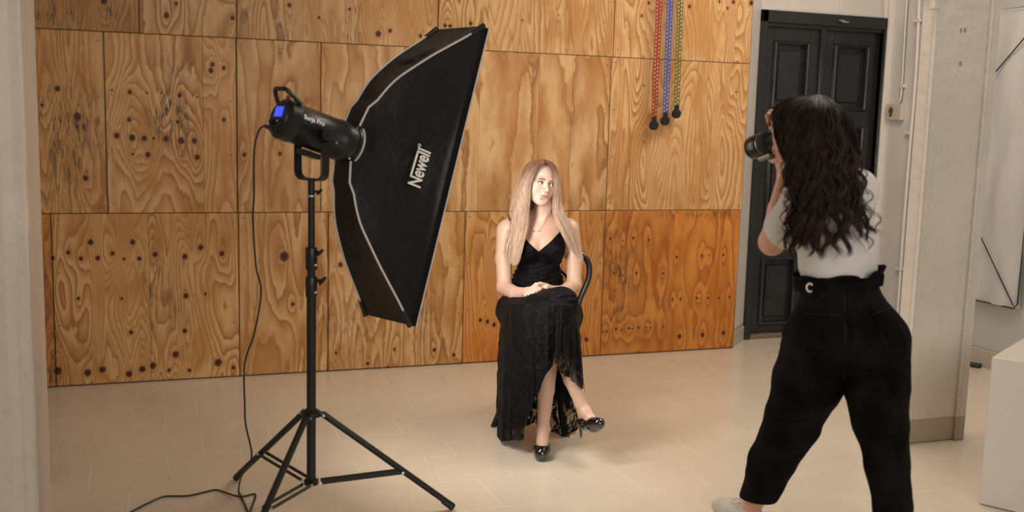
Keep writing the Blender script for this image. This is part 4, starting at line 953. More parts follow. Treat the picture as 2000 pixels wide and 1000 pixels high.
# ---- dress ----------------------------------------------------------
Fz = Field(Fd.lo, Fd.lo+Fd.h*(Fd.n-1), .0035)
torso(Fz, .006)
Fz.cone(at(1018, 614, 5.02), at(1096, 594, 4.62), .100, .082, .04)
Fz.cone(at(1096, 625, 5.04), at(1074, 628, 4.64), .098, .070, .04)
Fz.cone(at(1000, 605, 5.0), at(1015, 622, 4.74), .080, .068, .05)
Fz.cone(at(1110, 612, 5.0), at(1104, 622, 4.70), .070, .060, .05)
gx, gy, gz_ = Fz.grid(); lat = gx*RH[0]+gy*RH[1]; dep = gx*FH[0]+gy*FH[1]
vc = at(1052, 492, 5.0); lc = vc@RH; zc = vc[2]; top = at(1095, 449, 5.0)[2]
front = zc+np.abs(lat-lc)*.92+.03*np.clip(.045-np.abs(lat-lc), 0, 1)*0; back = zc+.04+0*lat
lim = np.where(dep < 5.12, np.minimum(front, top), back)
Fz.F = np.maximum(Fz.F, (gz_-lim).astype(np.float32))
# ruching and lace relief
V, Q = Fz.mesh(2)
Nn = vnoise(V*A3(1, 1, 2.2), 26, 3, 3); Nf = vnoise(V, 110, 5, 2)
me_ = V@RH; wai = np.exp(-((V[:, 2]-at(1050, 540, 5.0)[2])/.055)**2)
ctr = np.array([hip[0], hip[1]])
dirv = V-np.stack([np.full(len(V), hip[0]+.0), np.full(len(V), hip[1]), V[:, 2]], 1); dirv /= np.linalg.norm(dirv, axis=1)[:, None]+1e-9
V = V+dirv*(Nn*.007+Nf*.0022+wai*.0035*np.sin((V[:, 2]+.02*np.sin(me_*18))*260))[:, None]
b = NB('black_lace_cloth'); pos = b.obj(); n1 = b.noise(pos, 55, 4, .7, .8); n2 = b.noise(b.mapv(pos, (1, 1, .35)), 22, 3); vor = b.node('ShaderNodeTexVoronoi'); b._set(vor.inputs['Vector'], pos); vor.inputs['Scale'].default_value = 160
b._set(b.B.inputs['Base Color'], b.mix(b.ramp(n1, .40, .62), (.0013, .0014, .0019), (.0055, .006, .0078))); b.B.inputs['Roughness'].default_value = .65; b.B.inputs['Sheen Weight'].default_value = .01; b.B.inputs['Sheen Roughness'].default_value = .4; b.B.inputs['Specular IOR Level'].default_value = .12
b.bump(b.math('ADD', b.math('MULTIPLY', n1, .8), b.math('ADD', b.math('MULTIPLY', vor.outputs['Distance'], .35), b.math('MULTIPLY', n2, .4))), .5, .006); M_dress = b.m
dress = mesh_obj('dress', V, Q, M_dress, wm, True)
for P in ([(1093, 452, 5.03), (1097, 440, 5.06), (1099, 434, 5.11)], [(1014, 462, 5.0), (1006, 448, 5.05), (998, 436, 5.07), (996, 428, 5.12)]):
    q = [on_body(p[0], p[1], 4.85, .0025) for p in P]; MB().tube(spline(q, 12), .0028, 6).build('shoulder_strap', M_dress, dress, True)
MB().tube(spline([on_body(996, 431, 4.85, .002), on_body(995.5, 426, 4.85, .002), on_body(995, 421, 4.9, .002)], 6), .0055, 6).build('shoulder_strap', M_dress, dress, True)
# ---- skirt: two draped layers --------------------------------------
b = NB('lace_skirt'); pos = b.obj(); n1 = b.noise(pos, 60, 4, .7, .8); n3 = b.noise(b.mapv(pos, (1, 1, .5)), 42, 3, .6, 1.2)
vor = b.node('ShaderNodeTexVoronoi', feature='DISTANCE_TO_EDGE'); wv_ = b.node('ShaderNodeVectorMath', operation='ADD'); nv_ = b.node('ShaderNodeTexNoise'); b._set(nv_.inputs['Vector'], pos); nv_.inputs['Scale'].default_value = 70; sc__ = b.node('ShaderNodeVectorMath', operation='SCALE'); b._set(sc__.inputs[0], nv_.outputs['Color']); sc__.inputs['Scale'].default_value = .02; b._set(wv_.inputs[0], pos); b._set(wv_.inputs[1], sc__.outputs[0]); b._set(vor.inputs['Vector'], wv_.outputs[0]); vor.inputs['Scale'].default_value = 300
sheer = b.attr('sheer')
hole = b.math('MULTIPLY', b.ramp(vor.outputs['Distance'], .10, .20), b.ramp(n3, .46, .56)); hole = b.math('MULTIPLY', hole, sheer, clamp=True)
b._set(b.B.inputs['Base Color'], b.mix(b.ramp(n1, .40, .62), (.0013, .0014, .0019), (.0055, .006, .0078))); b.B.inputs['Roughness'].default_value = .65; b.B.inputs['Sheen Weight'].default_value = .01; b.B.inputs['Specular IOR Level'].default_value = .12
b._set(b.B.inputs['Alpha'], b.math('SUBTRACT', 1., hole, clamp=True)); b.bump(b.math('ADD', n1, b.math('MULTIPLY', n3, .4)), .5, .006); M_lace = b.m
# columns of the loop around the legs, from the left side of the seat round the front to the right side; rows go down
def skirt(name, cols, top_, hem, sheer_fn, ripple, seed, nrow=90, subdiv=150):
    # cols: list of (pixel x at top, d top, pixel x at hem, d hem) ; top_/hem : pixel y functions over u
    V = []; S = []; u_ = np.linspace(0, 1, subdiv); k = len(cols)
    arr = np.array(cols, float)
    it = lambda c, u: np.interp(u, np.linspace(0, 1, k), arr[:, c])
    sp_ = np.array(spline([list(c[:3]) for c in arr[:, :3]], subdiv)); 
    for j, u in enumerate(u_):
        xt, dt, xh, dh = it(0, u), it(1, u), it(2, u), it(3, u); yt = np.interp(u, *top_); yh = np.interp(u, *hem)
        for i in range(nrow):
            t = i/(nrow-1); y = yt+(yh-yt)*t; x = xt+(xh-xt)*t**1.1; d = dt+(dh-dt)*t+(.045*(1-float(sstep(np.array(t), 0, .09))) if name != 'skirt_back' else 0)
            a = sstep(np.array(t), .0, .7)*ripple; w1 = math.sin(u*ripples[0]+seed+1.5*t)*.6+math.sin(u*ripples[1]+seed*2-2.2*t)*.4
            p = at(x, y, d)-FH*(w1*a)+RH*(math.cos(u*ripples[0]*1.3+seed)*a*.5); V.append(p); S.append(sheer_fn(u, t, y))
    V = np.array(V); V += (vnoise(V*A3(1, 1, .6), 22, seed, 3)*.016)[:, None]*(-FH)+(vnoise(V, 30, seed+4, 2)*.010)[:, None]*RH
    V += -FH*(vnoise(V, 95, seed+9, 2)*.006)[:, None]
    I = (np.arange(subdiv-1)[:, None]*nrow+np.arange(nrow-1)[None]).ravel(); F = np.stack([I, I+1, I+nrow+1, I+nrow], 1)
    return mesh_obj(name, V, F, M_lace, dress, True, dict(sheer=np.array(S)))
ripples = (38., 71.)
# front-left fall: covers both knees, opens with a ruffled edge rising to the middle
us = np.linspace(0, 1, 9)
skirt('skirt_front', [(981, 5.12, 974, 5.10), (979, 4.95, 971, 4.90), (984, 4.78, 974, 4.72), (1000, 4.66, 992, 4.60), (1022, 4.57, 1022, 4.54), (1046, 4.535, 1038, 4.50), (1066, 4.515, 1052, 4.48), (1085, 4.515, 1078, 4.475), (1104, 4.52, 1092, 4.475)],
      (us, [592, 592, 594, 594, 594, 592, 588, 582, 582]), (us, [846, 856, 860, 862, 858, 792, 762, 712, 692]), lambda u, t, y: .75*sstep(np.array(t), .86, .95)*(u > .25)*(u < .6)+.75*float(np.exp(-(((u-.80)/.07)**2+((y-640)/34)**2))), .010, 1)
# right fall over the crossed knee
us2 = np.linspace(0, 1, 6)
skirt('skirt_side', [(1086, 4.50, 1078, 4.455), (1104, 4.505, 1096, 4.445), (1117, 4.53, 1116, 4.455), (1123, 4.60, 1137, 4.47), (1127, 4.78, 1140, 4.64), (1131, 5.05, 1137, 5.0)],
      (us2, [584, 584, 588, 594, 602, 618]), (us2, [700, 730, 742, 760, 762, 756]), lambda u, t, y: .9*sstep(np.array(t), .55, .9), .008, 2, 70, 90)
# back layer hanging behind the shins
us3 = np.linspace(0, 1, 7)
skirt('skirt_back', [(975, 5.12, 970, 5.08), (985, 4.95, 985, 4.90), (1010, 4.86, 1012, 4.82), (1045, 4.84, 1045, 4.80), (1080, 4.84, 1082, 4.80), (1108, 4.86, 1110, 4.82), (1128, 4.95, 1131, 4.92)],
      (us3, [640]*7), (us3, [838, 842, 836, 826, 846, 855, 832]), lambda u, t, y: 1.0*sstep(np.array(t), .66, .80)*(u > .35), .012, 3)
# ---- shoes ----------------------------------------------------------
M_pat = mat('black_patent', (.006, .006, .007), .07, spec=.7, coat=1.)
def shoe(P, R_, k_flat, heel_top, heel_tip, cutline, wdir, name):
    fs = Field(np.min([p for p in P]+[heel_tip], 0)-.06, np.max([p for p in P]+[heel_tip], 0)+.06, .0016)
    for i in range(len(P)-1): fs.cone(P[i], P[i+1], R_[i], R_[i+1], .035)
    # hollow: remove the foot opening above the cut plane
    c, nrm_ = cutline; gx, gy, gz = fs.grid(); dd = (gx-c[0])*nrm_[0]+(gy-c[1])*nrm_[1]+(gz-c[2])*nrm_[2]; fs.F = np.maximum(fs.F, dd.astype(np.float32))
    fs.cone(heel_top, heel_tip, .011, .0050, .012)
    v, q = fs.mesh(1); mesh_obj(name, v, q, M_pat, wm, True)
a0, a1, a2, a3 = at(1061, 853, 4.645), at(1059.5, 872, 4.56), at(1058.5, 881, 4.50), at(1057.5, 887, 4.470)
n_ = nrm(np.cross(np.cross(a3-a0, ZH), a3-a0)); n_ = n_ if n_[2] > 0 else -n_
ball = a2+n_*.004
h0 = a0+FH*.012-ZH*.006; tip = h0.copy(); tip[2] = .006
shoe([a0, a1, a2, a3], [.027, .029, .033, .028], None, h0, tip, (a1+n_*.014, nrm(n_*.95+nrm(a3-a0)*-.34)), RH, 'high_heel_shoe')
b0, b1, b2, b3 = at(1134, 820, 4.585), at(1147, 827, 4.52), at(1161, 829, 4.455), at(1170, 827, 4.42)
n_ = nrm(np.cross(np.cross(b3-b0, ZH), b3-b0)); n_ = n_ if n_[2] > 0 else -n_
n_ = nrm(n_*.9+RH*.35)
h0 = b0-n_*.004; tip = at(1135, 853, 4.60)
shoe([b0, b1, b2, b3], [.023, .027, .031, .027], None, h0, tip, (b1+n_*.015, nrm(n_*.95+nrm(b3-b0)*-.30)), RH, 'high_heel_shoe')
# ---- hair -----------------------------------------------------------
M_hair = hair_material('blonde_hair', .55, .18)
gl = [[(1064, 319, 4.965), (1052, 324, 4.945), (1040, 342, 4.945), (1033, 366, 4.955), (1031, 392, 4.965), (1027, 438, 4.985), (1017, 478, 4.95), (1009, 518, 4.93)],
      [(1063, 314, 4.99), (1047, 321, 4.965), (1034, 343, 4.955), (1027, 373, 4.96), (1024, 408, 4.97), (1016, 445, 4.98), (1008, 483, 4.96), (1004, 520, 4.94)],
      [(1063, 312, 5.02), (1043, 319, 5.01), (1028, 343, 5.00), (1018, 380, 5.00), (1012, 415, 5.00), (1008, 450, 5.00), (1001, 487, 4.99), (998, 517, 4.97)],
      [(1063, 311, 5.06), (1042, 318, 5.06), (1026, 343, 5.06), (1015, 380, 5.05), (1009, 415, 5.03), (1004, 448, 5.03), (995, 485, 5.02), (991, 508, 5.01)],
      [(1063, 312, 5.10), (1041, 321, 5.12), (1025, 348, 5.13), (1015, 385, 5.12), (1007, 420, 5.10), (1000, 452, 5.07), (992, 478, 5.06), (988, 500, 5.06)]]
gr = [[(1066, 317, 4.965), (1077, 324, 4.945), (1085, 340, 4.965), (1086.5, 365, 4.995), (1083, 388, 5.03), (1084, 420, 5.02), (1098, 455, 4.99), (1122, 494, 5.02)],
      [(1066, 313, 4.99), (1079, 321, 4.98), (1087, 342, 5.01), (1088.5, 366, 5.045), (1088, 392, 5.05), (1095, 425, 5.02), (1112, 458, 5.02), (1128, 500, 5.03)],
      [(1066, 312, 5.05), (1079, 320, 5.05), (1088, 345, 5.08), (1090, 372, 5.09), (1093, 400, 5.07), (1106, 430, 5.05), (1122, 462, 5.05), (1135, 512, 5.04)]]
gb = [[(1063, 312, 5.10), (1043, 321, 5.14), (1030, 350, 5.16), (1025, 385, 5.15), (1018, 420, 5.15), (1012, 450, 5.16), (1007, 475, 5.17), (1004, 495, 5.17)],
      [(1064, 312, 5.12), (1060, 325, 5.17), (1057, 355, 5.185), (1056, 385, 5.17), (1054, 415, 5.17), (1052, 445, 5.18), (1050, 470, 5.19), (1050, 490, 5.19)],
      [(1065, 312, 5.12), (1078, 321, 5.15), (1085, 350, 5.16), (1088, 380, 5.16), (1094, 410, 5.14), (1104, 440, 5.13), (1112, 470, 5.13), (1116, 495, 5.13)]]
COLB = ((.23, .11, .058), (.80, .60, .46), .10)
hair = bpy.data.objects.new('hair', bpy.data.meshes.new('hair'))
hc = Field(HO-.16, HO+.16, .004)
hc.ell(HO+HM.T@A3(0, -.014, .034), (.0755, .0885, .082), HM, .0)
hc.ell(HO+HM.T@A3(0, .075, -.02), (.0565, .07, .083), HM, .012, 'sub')
hc.ell(HO+HM.T@A3(0, .03, -.10), (.10, .12, .08), HM, .01, 'sub')
v, q = hc.mesh(2); M_cap = mat('hair_roots', (.30, .15, .075), .45, noise=.3, nscale=200)
bpy.data.objects.remove(hair)
cap = mesh_obj('hair', v, q, M_cap, wm, True)
hair_mesh(gl, 4200, 26, .00050, .0042, 'hair_lengths', M_hair, cap, COLB, seed=2, length=(.80, 1.0), sway=.005)
hair_mesh(gl, 700, 26, .0005, .0052, 'hair_lengths', M_hair, cap, COLB, seed=12, length=(.85, 1.02), clump=40, sway=.006)
hair_mesh(gr, 2600, 26, .00050, .0040, 'hair_lengths', M_hair, cap, COLB, seed=3, length=(.80, 1.0), sway=.0035)
hair_mesh(gb, 1500, 22, .0008, .008, 'hair_lengths', M_hair, cap, ((.26, .13, .07), (.50, .32, .20), .12), seed=4)
hair_mesh([gl[3], gl[4]], 160, 26, .0005, .012, 'hair_lengths', M_hair, cap, COLB, seed=5, wave=.004, wlen=.16)
# ---- chair ----------------------------------------------------------
sc_ = at(1057, 655, 5.10); sc_[2] = .44
rot = math.radians(-14); cf = -FH*math.cos(rot)+RH*math.sin(rot); cf = nrm(-.96*FH-.27*RH); cr = nrm(np.cross(ZH, cf)); cr = cr if cr@RH > 0 else -cr
ch = thing('bentwood_chair', (sc_[0], sc_[1], 0), 'black bentwood chair with a curved hoop back under the seated person', 'chair')
M_ch = mat('black_lacquered_wood', (.010, .009, .009), .22, coat=.5, bump=.03, bscale=60)
M_sr = mat('worn_brown_seat_rim', (.10, .075, .045), .4, noise=.2)
MB().lathe([(.19, -.020), (.205, -.014), (.207, .0), (.203, .012), (.190, .016), (.17, .010)], sc_, n=44).build('seat', M_sr, ch, True)
def cp(l, f, z): return sc_*A3(1, 1, 0)+cr*l+cf*f+A3(0, 0, z)
hoop_ = [cp(-.20, -.235, 0), cp(-.185, -.20, .22), cp(-.178, -.165, .45), cp(-.205, -.20, .62), cp(-.235, -.235, .76), cp(-.20, -.255, .865), cp(-.10, -.268, .915), cp(0, -.27, .925), cp(.10, -.268, .915), cp(.20, -.255, .865), cp(.235, -.235, .76), cp(.205, -.20, .62), cp(.178, -.165, .45), cp(.185, -.20, .22), cp(.20, -.235, 0)]
hz = [(.19, -.235, 0), (.165, -.20, .22), (.128, -.165, .45), (.150, -.20, .60), (.186, -.232, .715), (.178, -.25, .80), (.11, -.258, .86)]
hoop = [cp(-a, b_, c) for a, b_, c in hz]+[cp(0, -.262, .878)]+[cp(a, b_, c) for a, b_, c in hz[::-1]]
MB().tube(spline(hoop, 90), .0155, 12).build('backrest_hoop', M_ch, ch, True)
inner = [cp(-.09, -.185, .46), cp(-.10, -.20, .60), cp(-.09, -.225, .70), cp(0, -.24, .76), cp(.09, -.225, .70), cp(.10, -.20, .60), cp(.09, -.185, .46)]
inner_ = [cp(-.13, -.185, .46), cp(-.135, -.21, .60), cp(-.13, -.24, .72), cp(-.07, -.25, .80), cp(0, -.255, .82), cp(.07, -.25, .80), cp(.13, -.24, .72), cp(.135, -.21, .60), cp(.13, -.185, .46)]
MB().tube(spline(inner, 50), .011, 10).build('inner_hoop', M_ch, ch, True)
for s_ in (-1, 1): MB().tube(spline([cp(s_*.125, .13, .43), cp(s_*.135, .145, .25), cp(s_*.155, .17, .10), cp(s_*.185, .195, 0)], 20), [.016]*10+[.0145]*10, 12).build('front_leg', M_ch, ch, True)
MB().tube([cp(.150*math.cos(t), .160*math.sin(t)-.005, .24) for t in np.linspace(0, 2*math.pi, 40, endpoint=False)], .009, 8, closed=True).build('leg_ring', M_ch, ch, True)
# ================================================================== the standing photographer, seen from behind
pw = at(1640, 560, 3.42)
ph_ = thing('person', (pw[0], pw[1], 0), 'standing person with long dark curly hair, white t-shirt and black jeans, holding a camera', 'person')
SKP = (.60, .33, .22)
yw = math.radians(42); fP = math.cos(yw)*FH-math.sin(yw)*RH; lP = np.cross(ZH, fP)
pt_ = math.radians(-9); HMP = np.array([lP, fP*math.cos(pt_)+ZH*math.sin(pt_), ZH*math.cos(pt_)-fP*math.sin(pt_)]); HOP = at(1564, 262, 3.44); HZ = 1.
yt = math.radians(32); fT = math.cos(yt)*FH-math.sin(yt)*RH; lT = np.cross(ZH, fT); MT = np.array([lT, fT, ZH])
corners = [at(x, y, d) for x in (1395, 1800) for y in (170, 1140) for d in (2.95, 4.0)]
lo = np.min(corners, 0); hi = np.max(corners, 0); lo[2] = -.02; hi[2] = 1.75
Fp = Field(lo, hi, .0042)
def torsoP(F, g=0.):
    F.ell(at(1637, 548, 3.42), (.138+g, .098+g, .13+g), MT, .03)
    F.ell(at(1634, 470, 3.43), (.142+g, .100+g, .14+g), MT, .05)
    F.ell(at(1627, 405, 3.435), (.140+g, .088+g, .115+g), MT, .04)
    F.cone(at(1570, 384, 3.36), at(1676, 366, 3.47), .048+g, .050+g, .04)
    F.cone(at(1622, 372, 3.42), at(1606, 330, 3.43), .060+g, .052+g, .04)
torsoP(Fp)
Fp.cone(at(1610, 350, 3.43), at(1580, 295, 3.43), .055, .055, .03)
head_prims(Fp, HOP, HMP)
ankR0 = at(1748, 1110, 3.06); ankR0[2] = .09
armL = [at(1566, 390, 3.35), at(1534, 440, 3.45), at(1508, 472, 3.54)]; Fp.chain(armL, [.052, .049, .044], .03)
foreL = [at(1507, 474, 3.55), at(1521, 410, 3.61), at(1533, 345, 3.645)]; Fp.chain(foreL, [.042, .038, .026], .02)
armR = [at(1672, 374, 3.48), at(1645, 385, 3.66), at(1612, 392, 3.78)]; Fp.chain(armR, [.050, .045, .038], .03)
foreR = [at(1612, 392, 3.78), at(1570, 320, 3.72), at(1540, 262, 3.66)]; Fp.chain(foreR, [.038, .035, .025], .02)
# hands round the camera
Fp.chain([at(1533, 343, 3.645), at(1532, 318, 3.64), at(1529, 303, 3.635)], [.026, .031, .027], .012)
for k, (a, b_, c) in enumerate((((1517, 302, 3.66), (1506, 302, 3.69), (1500, 292, 3.72)), ((1514, 305, 3.64), (1502, 306, 3.67), (1494, 297, 3.70)), ((1516, 309, 3.62), (1505, 310, 3.645), (1497, 304, 3.68)), ((1518, 312, 3.60), (1509, 314, 3.62), (1502, 310, 3.65)))):
    Fp.chain([at(1528, 307, 3.635-.01*k), at(*a), at(*b_), at(*c)], [.013, .010, .0092, .0072], .004)
Fp.chain([at(1532, 322, 3.62), at(1529, 308, 3.585), at(1520, 299, 3.565), at(1512, 293.5, 3.560)], [.015, .0125, .0105, .0080], .006)
Fp.chain([at(1538, 256, 3.655), at(1528, 246, 3.64), at(1520, 240, 3.635)], [.026, .030, .026], .012)
Fp.chain([at(1517, 232, 3.63), at(1506, 219, 3.62), at(1500, 227, 3.60), at(1502, 238, 3.59)], [.0125, .0105, .0098, .0080], .004)
for k in range(3): Fp.chain([at(1520, 240+6*k, 3.66), at(1508, 240+6*k, 3.70), at(1506, 250+6*k, 3.715)], [.012, .010, .008], .004)
# ankles and feet
Fp.chain([at(1602, 660, 3.43), at(1574, 745, 3.50), at(1552, 818, 3.58), at(1512, 898, 3.665), at(1484, 955, 3.70)], [.095, .085, .062, .055, .044], .03)
Fp.chain([at(1700, 668, 3.39), at(1712, 750, 3.34), at(1720, 828, 3.26), at(1735, 905, 3.18), at(1744, 990, 3.11), ankR0+ZH*.12], [.095, .078, .052, .044, .040, .038], .03)
Fp.ell(at(1645, 640, 3.41), (.13, .10, .10), MT, .04)
Fp.chain([at(1484, 955, 3.70), at(1468, 992, 3.725)], [.045, .033], .01)
ankL = at(1465, 1002, 3.73); ankL[2] = .085
drL = nrm(FH*.85-RH*.45); Fp.chain([ankL, ankL+drL*.06-ZH*.035, ankL+drL*.10-ZH*.048], [.030, .026, .020], .02)
ankR = at(1748, 1110, 3.06); ankR[2] = .09
Fp.chain([ankR+ZH*.12-RH*.0, ankR], [.042, .034], .01); Fp.chain([ankR, ankR+fP*.06-ZH*.035, ankR+fP*.10-ZH*.048], [.030, .026, .020], .02)
V, Q = Fp.mesh(2); C = face_colour(V, HOP, HMP, SKP, (.40, .14, .12), .5)
mesh_obj('body', V, Q, skin_material('tan_skin'), ph_, True, dict(col=C))
for sx in (-1, 1): eyeball(HOP, HMP, sx, A3(0, 1, 0), ph_, iris=(.06, .035, .02))
M_red = mat('red_nail_varnish', (.55, .004, .012), .12, coat=.7)
for a_, b_ in (((1514.5, 295, 3.552), (1508.5, 292, 3.548)), ((1502, 238.5, 3.582), (1504, 247, 3.580))): MB().tube(spline([at(*a_), (at(*a_)+at(*b_))/2-FH*.002, at(*b_)], 6), [.0050, .0062, .0064, .0062, .0052, .0030], 8).build('fingernail', M_red, ph_, True)
# ---- t-shirt
wc0 = at(1637, 553, 3.41)
Fs = Field(lo, hi, .0045); torsoP(Fs, .010)
Fs.cone(at(1568, 390, 3.355), at(1536, 440, 3.45), .066, .068, .04); Fs.cone(at(1536, 440, 3.45), at(1512, 470, 3.54), .068, .066, .02)
Fs.cone(at(1674, 376, 3.48), at(1645, 392, 3.66), .060, .060, .04)
gx, gy, gz_ = Fs.grid()
c = at(1522, 452, 3.50); n_ = nrm(nrm(at(1512, 470, 3.54)-at(1560, 392, 3.36))*.85-RH*.35); side_ = (gx-c[0])*n_[0]+(gy-c[1])*n_[1]+(gz_-c[2])*n_[2]
lat = gx*RH[0]+gy*RH[1]; armz = (lat < (at(1562, 450, 3.45)@RH))
Fs.F = np.where(armz, np.maximum(Fs.F, side_.astype(np.float32)), Fs.F)
dep = gx*FH[0]+gy*FH[1]; Fs.F = np.maximum(Fs.F, (dep-3.70).astype(np.float32))
Fs.F = np.maximum(Fs.F, (at(1640, 553, 3.36)[2]-gz_).astype(np.float32)+0*lat.astype(np.float32))
Fs.ell(at(1602, 322, 3.425), (.085, .085, .075), None, .01, 'sub')
V, Q = Fs.mesh(2); zz = V[:, 2]; la = V@RH
pull = np.sin((zz*1.0+la*.55)*62+vnoise(V, 6, 3, 2)*5)*.0035*np.exp(-((zz-at(1640, 520, 3.4)[2])/.07)**2)+vnoise(V*A3(1, 1, 1.6), 9, 7, 3)*.016
V = V-FH*pull[:, None]
zt_ = at(1640, 538, 3.41)[2]; f_ = (.90+.10*sstep(V[:, 2], zt_-.03, zt_+.03))[:, None]; cxy = A3(wc0[0], wc0[1], 0); V = np.hstack([cxy[None, :2]+(V[:, :2]-cxy[None, :2])*f_, V[:, 2:3]])
b = NB('white_cotton'); pos = b.obj(); b._set(b.B.inputs['Base Color'], b.mix(b.noise(pos, 8, 3), (.62, .585, .57), (.68, .645, .63))); b.B.inputs['Roughness'].default_value = .85; b.B.inputs['Sheen Weight'].default_value = .1; b.bump(b.noise(pos, 500, 2), .12, .002)
mesh_obj('tshirt', V, Q, b.m, ph_, True)
# ---- jeans
Fj = Field(lo, hi, .0048)
Fj.ell(at(1637, 556, 3.41), (.147, .115, .07), MT*1.0, .02)
Fj.ell(at(1645, 612, 3.415), (.166, .135, .12), MT, .05)
Fj.ell(at(1612, 655, 3.36), (.105, .110, .125), None, .05); Fj.ell(at(1695, 655, 3.36), (.105, .110, .125), None, .05)
Fj.chain([at(1600, 665, 3.43), at(1577, 745, 3.50), at(1548, 818, 3.58), at(1511, 898, 3.665), at(1478, 972, 3.725)], [.122, .122, .098, .086, .066], .03)
Fj.chain([at(1704, 668, 3.39), at(1712, 750, 3.34), at(1720, 828, 3.26), at(1733, 905, 3.18), at(1742, 990, 3.11), at(1747, 1085, 3.06)], [.122, .107, .088, .070, .060, .056], .03)
gx, gy, gz_ = Fj.grid()
Fj.F = np.maximum(Fj.F, (gz_-at(1638, 536, 3.3)[2]).astype(np.float32)+0*gx)
hem = at(1478, 984, 3.66)[2]; lat = gx*RH[0]+gy*RH[1]; Fj.F = np.maximum(Fj.F, np.where(lat < at(1600, 980, 3.6)@RH, (hem-gz_), (.13-gz_)).astype(np.float32))
V, Q = Fj.mesh(2)
def fold(V, p0, p1, wd, amp, dq=.30):          # a crease running between two places on the surface
    a = p0; v = p1-p0; t = np.clip(((V-a)@v)/(v@v), 0, 1); q = V-(a+t[:, None]*v); q = q-FH*(q@FH)[:, None]; dd = np.linalg.norm(q, axis=1); sgn = (q@ZH)
    return amp*(-np.exp(-(dd/wd)**2)+.55*np.exp(-((dd-wd*1.6)/wd)**2))*np.sin(math.pi*np.clip(t*.9+.05, 0, 1))
dsp = vnoise(V*A3(1, 1, 1.4), 7, 11, 3)*.034
for (a_, b_, w_, m_) in (((1488, 815, 3.5), (1640, 760, 3.4), .016, .012), ((1500, 835, 3.5), (1590, 800, 3.45), .012, .008), ((1540, 655, 3.3), (1600, 700, 3.3), .012, .008), ((1535, 640, 3.3), (1580, 668, 3.3), .010, .008), ((1655, 735, 3.3), (1775, 700, 3.3), .015, .012), ((1660, 720, 3.3), (1750, 730, 3.3), .012, .006), ((1680, 790, 3.2), (1765, 760, 3.2), .016, .009), ((1765, 850, 3.15), (1745, 930, 3.1), .014, .008), ((1600, 745, 3.35), (1640, 700, 3.3), .012, .006), ((1470, 885, 3.6), (1520, 870, 3.55), .014, .008), ((1648, 560, 3.3), (1652, 740, 3.3), .006, .004)):
    dsp += fold(V, at(*a_), at(*b_), w_, m_*1.7)
V = V-FH*dsp[:, None]-RH*(vnoise(V, 9, 21, 2)*.016)[:, None]
b = NB('black_denim'); pos = b.obj(); n1 = b.noise(pos, 7, 4, .6); tw = b.node('ShaderNodeTexWave'); b._set(tw.inputs['Vector'], pos); tw.inputs['Scale'].default_value = 260; tw.bands_direction = 'DIAGONAL'
b._set(b.B.inputs['Base Color'], b.mix(b.ramp(n1, .35, .7), (.0035, .0034, .0036), (.0105, .0100, .0106))); b.B.inputs['Roughness'].default_value = .85; b.B.inputs['Specular IOR Level'].default_value = .06
b.bump(b.math('ADD', b.math('MULTIPLY', tw.outputs['Fac'], .3), b.noise(pos, 90, 3)), .25, .003); M_den = b.m
jeans = mesh_obj('jeans', V, Q, M_den, ph_, True)
from mathutils.bvhtree import BVHTree
bv = BVHTree.FromPolygons([tuple(v) for v in V], [tuple(int(i) for i in q) for q in Q])
def hit(px, py, off=.002):
    r = RM.T@np.array([(px-1000)/FPX, -(py-500)/FPX, 1.]); r = nrm(r); h = bv.ray_cast(Vector(CO), Vector(r))
    return None if h[0] is None else np.array(h[0])-r*off
def patch(poly, nx=16, ny=18, off=.003):
    P00, P10, P11, P01 = [A3(*p) for p in poly]; V = []; F = []
    last = None
    for j in range(ny+1):
        for i in range(nx+1):
            s_, t = i/nx, j/ny; p = (P00*(1-s_)+P10*s_)*(1-t)+(P01*(1-s_)+P11*s_)*t
            if t > .82: p = p+A3(0, (1-abs(2*s_-1))*(t-.82)*40)
            h = hit(p[0], p[1], off+.0015); h = last if h is None else h; last = h; V.append(h)
    n = len(V); V2 = [v+FH*.004 for v in V]
    for j in range(ny):
        for i in range(nx): a = j*(nx+1)+i; F.append((a, a+1, a+nx+2, a+nx+1))
    rim = [i for i in range(nx+1)]+[j*(nx+1)+nx for j in range(1, ny+1)]+[ny*(nx+1)+i for i in range(nx-1, -1, -1)]+[j*(nx+1) for j in range(ny-1, 0, -1)]
    for a, c in zip(rim, rim[1:]+rim[:1]): F.append((a, a+n, c+n, c))
    return V+V2, F, [V[i] for i in rim]
M_st = mat('dark_stitching', (.014, .0135, .014), .8)
for poly in ([(1563, 604), (1650, 608), (1655, 694), (1569, 690)], [(1701, 608), (1747, 590), (1776, 680), (1733, 688)]):
    v, f, rim = patch(poly); o = mesh_obj('back_pocket', v, f, M_den, jeans, True)
    c_ = np.mean(rim, 0); MB().tube([p+(c_-p)*.05-FH*.001 for p in rim], .0009, 5, closed=True).build('stitching', M_st, o)
    q = [hit(poly[0][0]+(poly[1][0]-poly[0][0])*t, poly[0][1]+(poly[1][1]-poly[0][1])*t+8, .006) for t in np.linspace(.04, .96, 12)]; MB().tube([p_ for p_ in q if p_ is not None], .0009, 5).build('stitching', M_st, o)
q = [hit(x, y, .002) for x, y in ((1648, 566), (1650, 600), (1652, 640), (1652, 680), (1650, 720), (1648, 742))]; MB().tube([p for p in q if p is not None], .0013, 5).build('centre_seam', M_st, jeans)
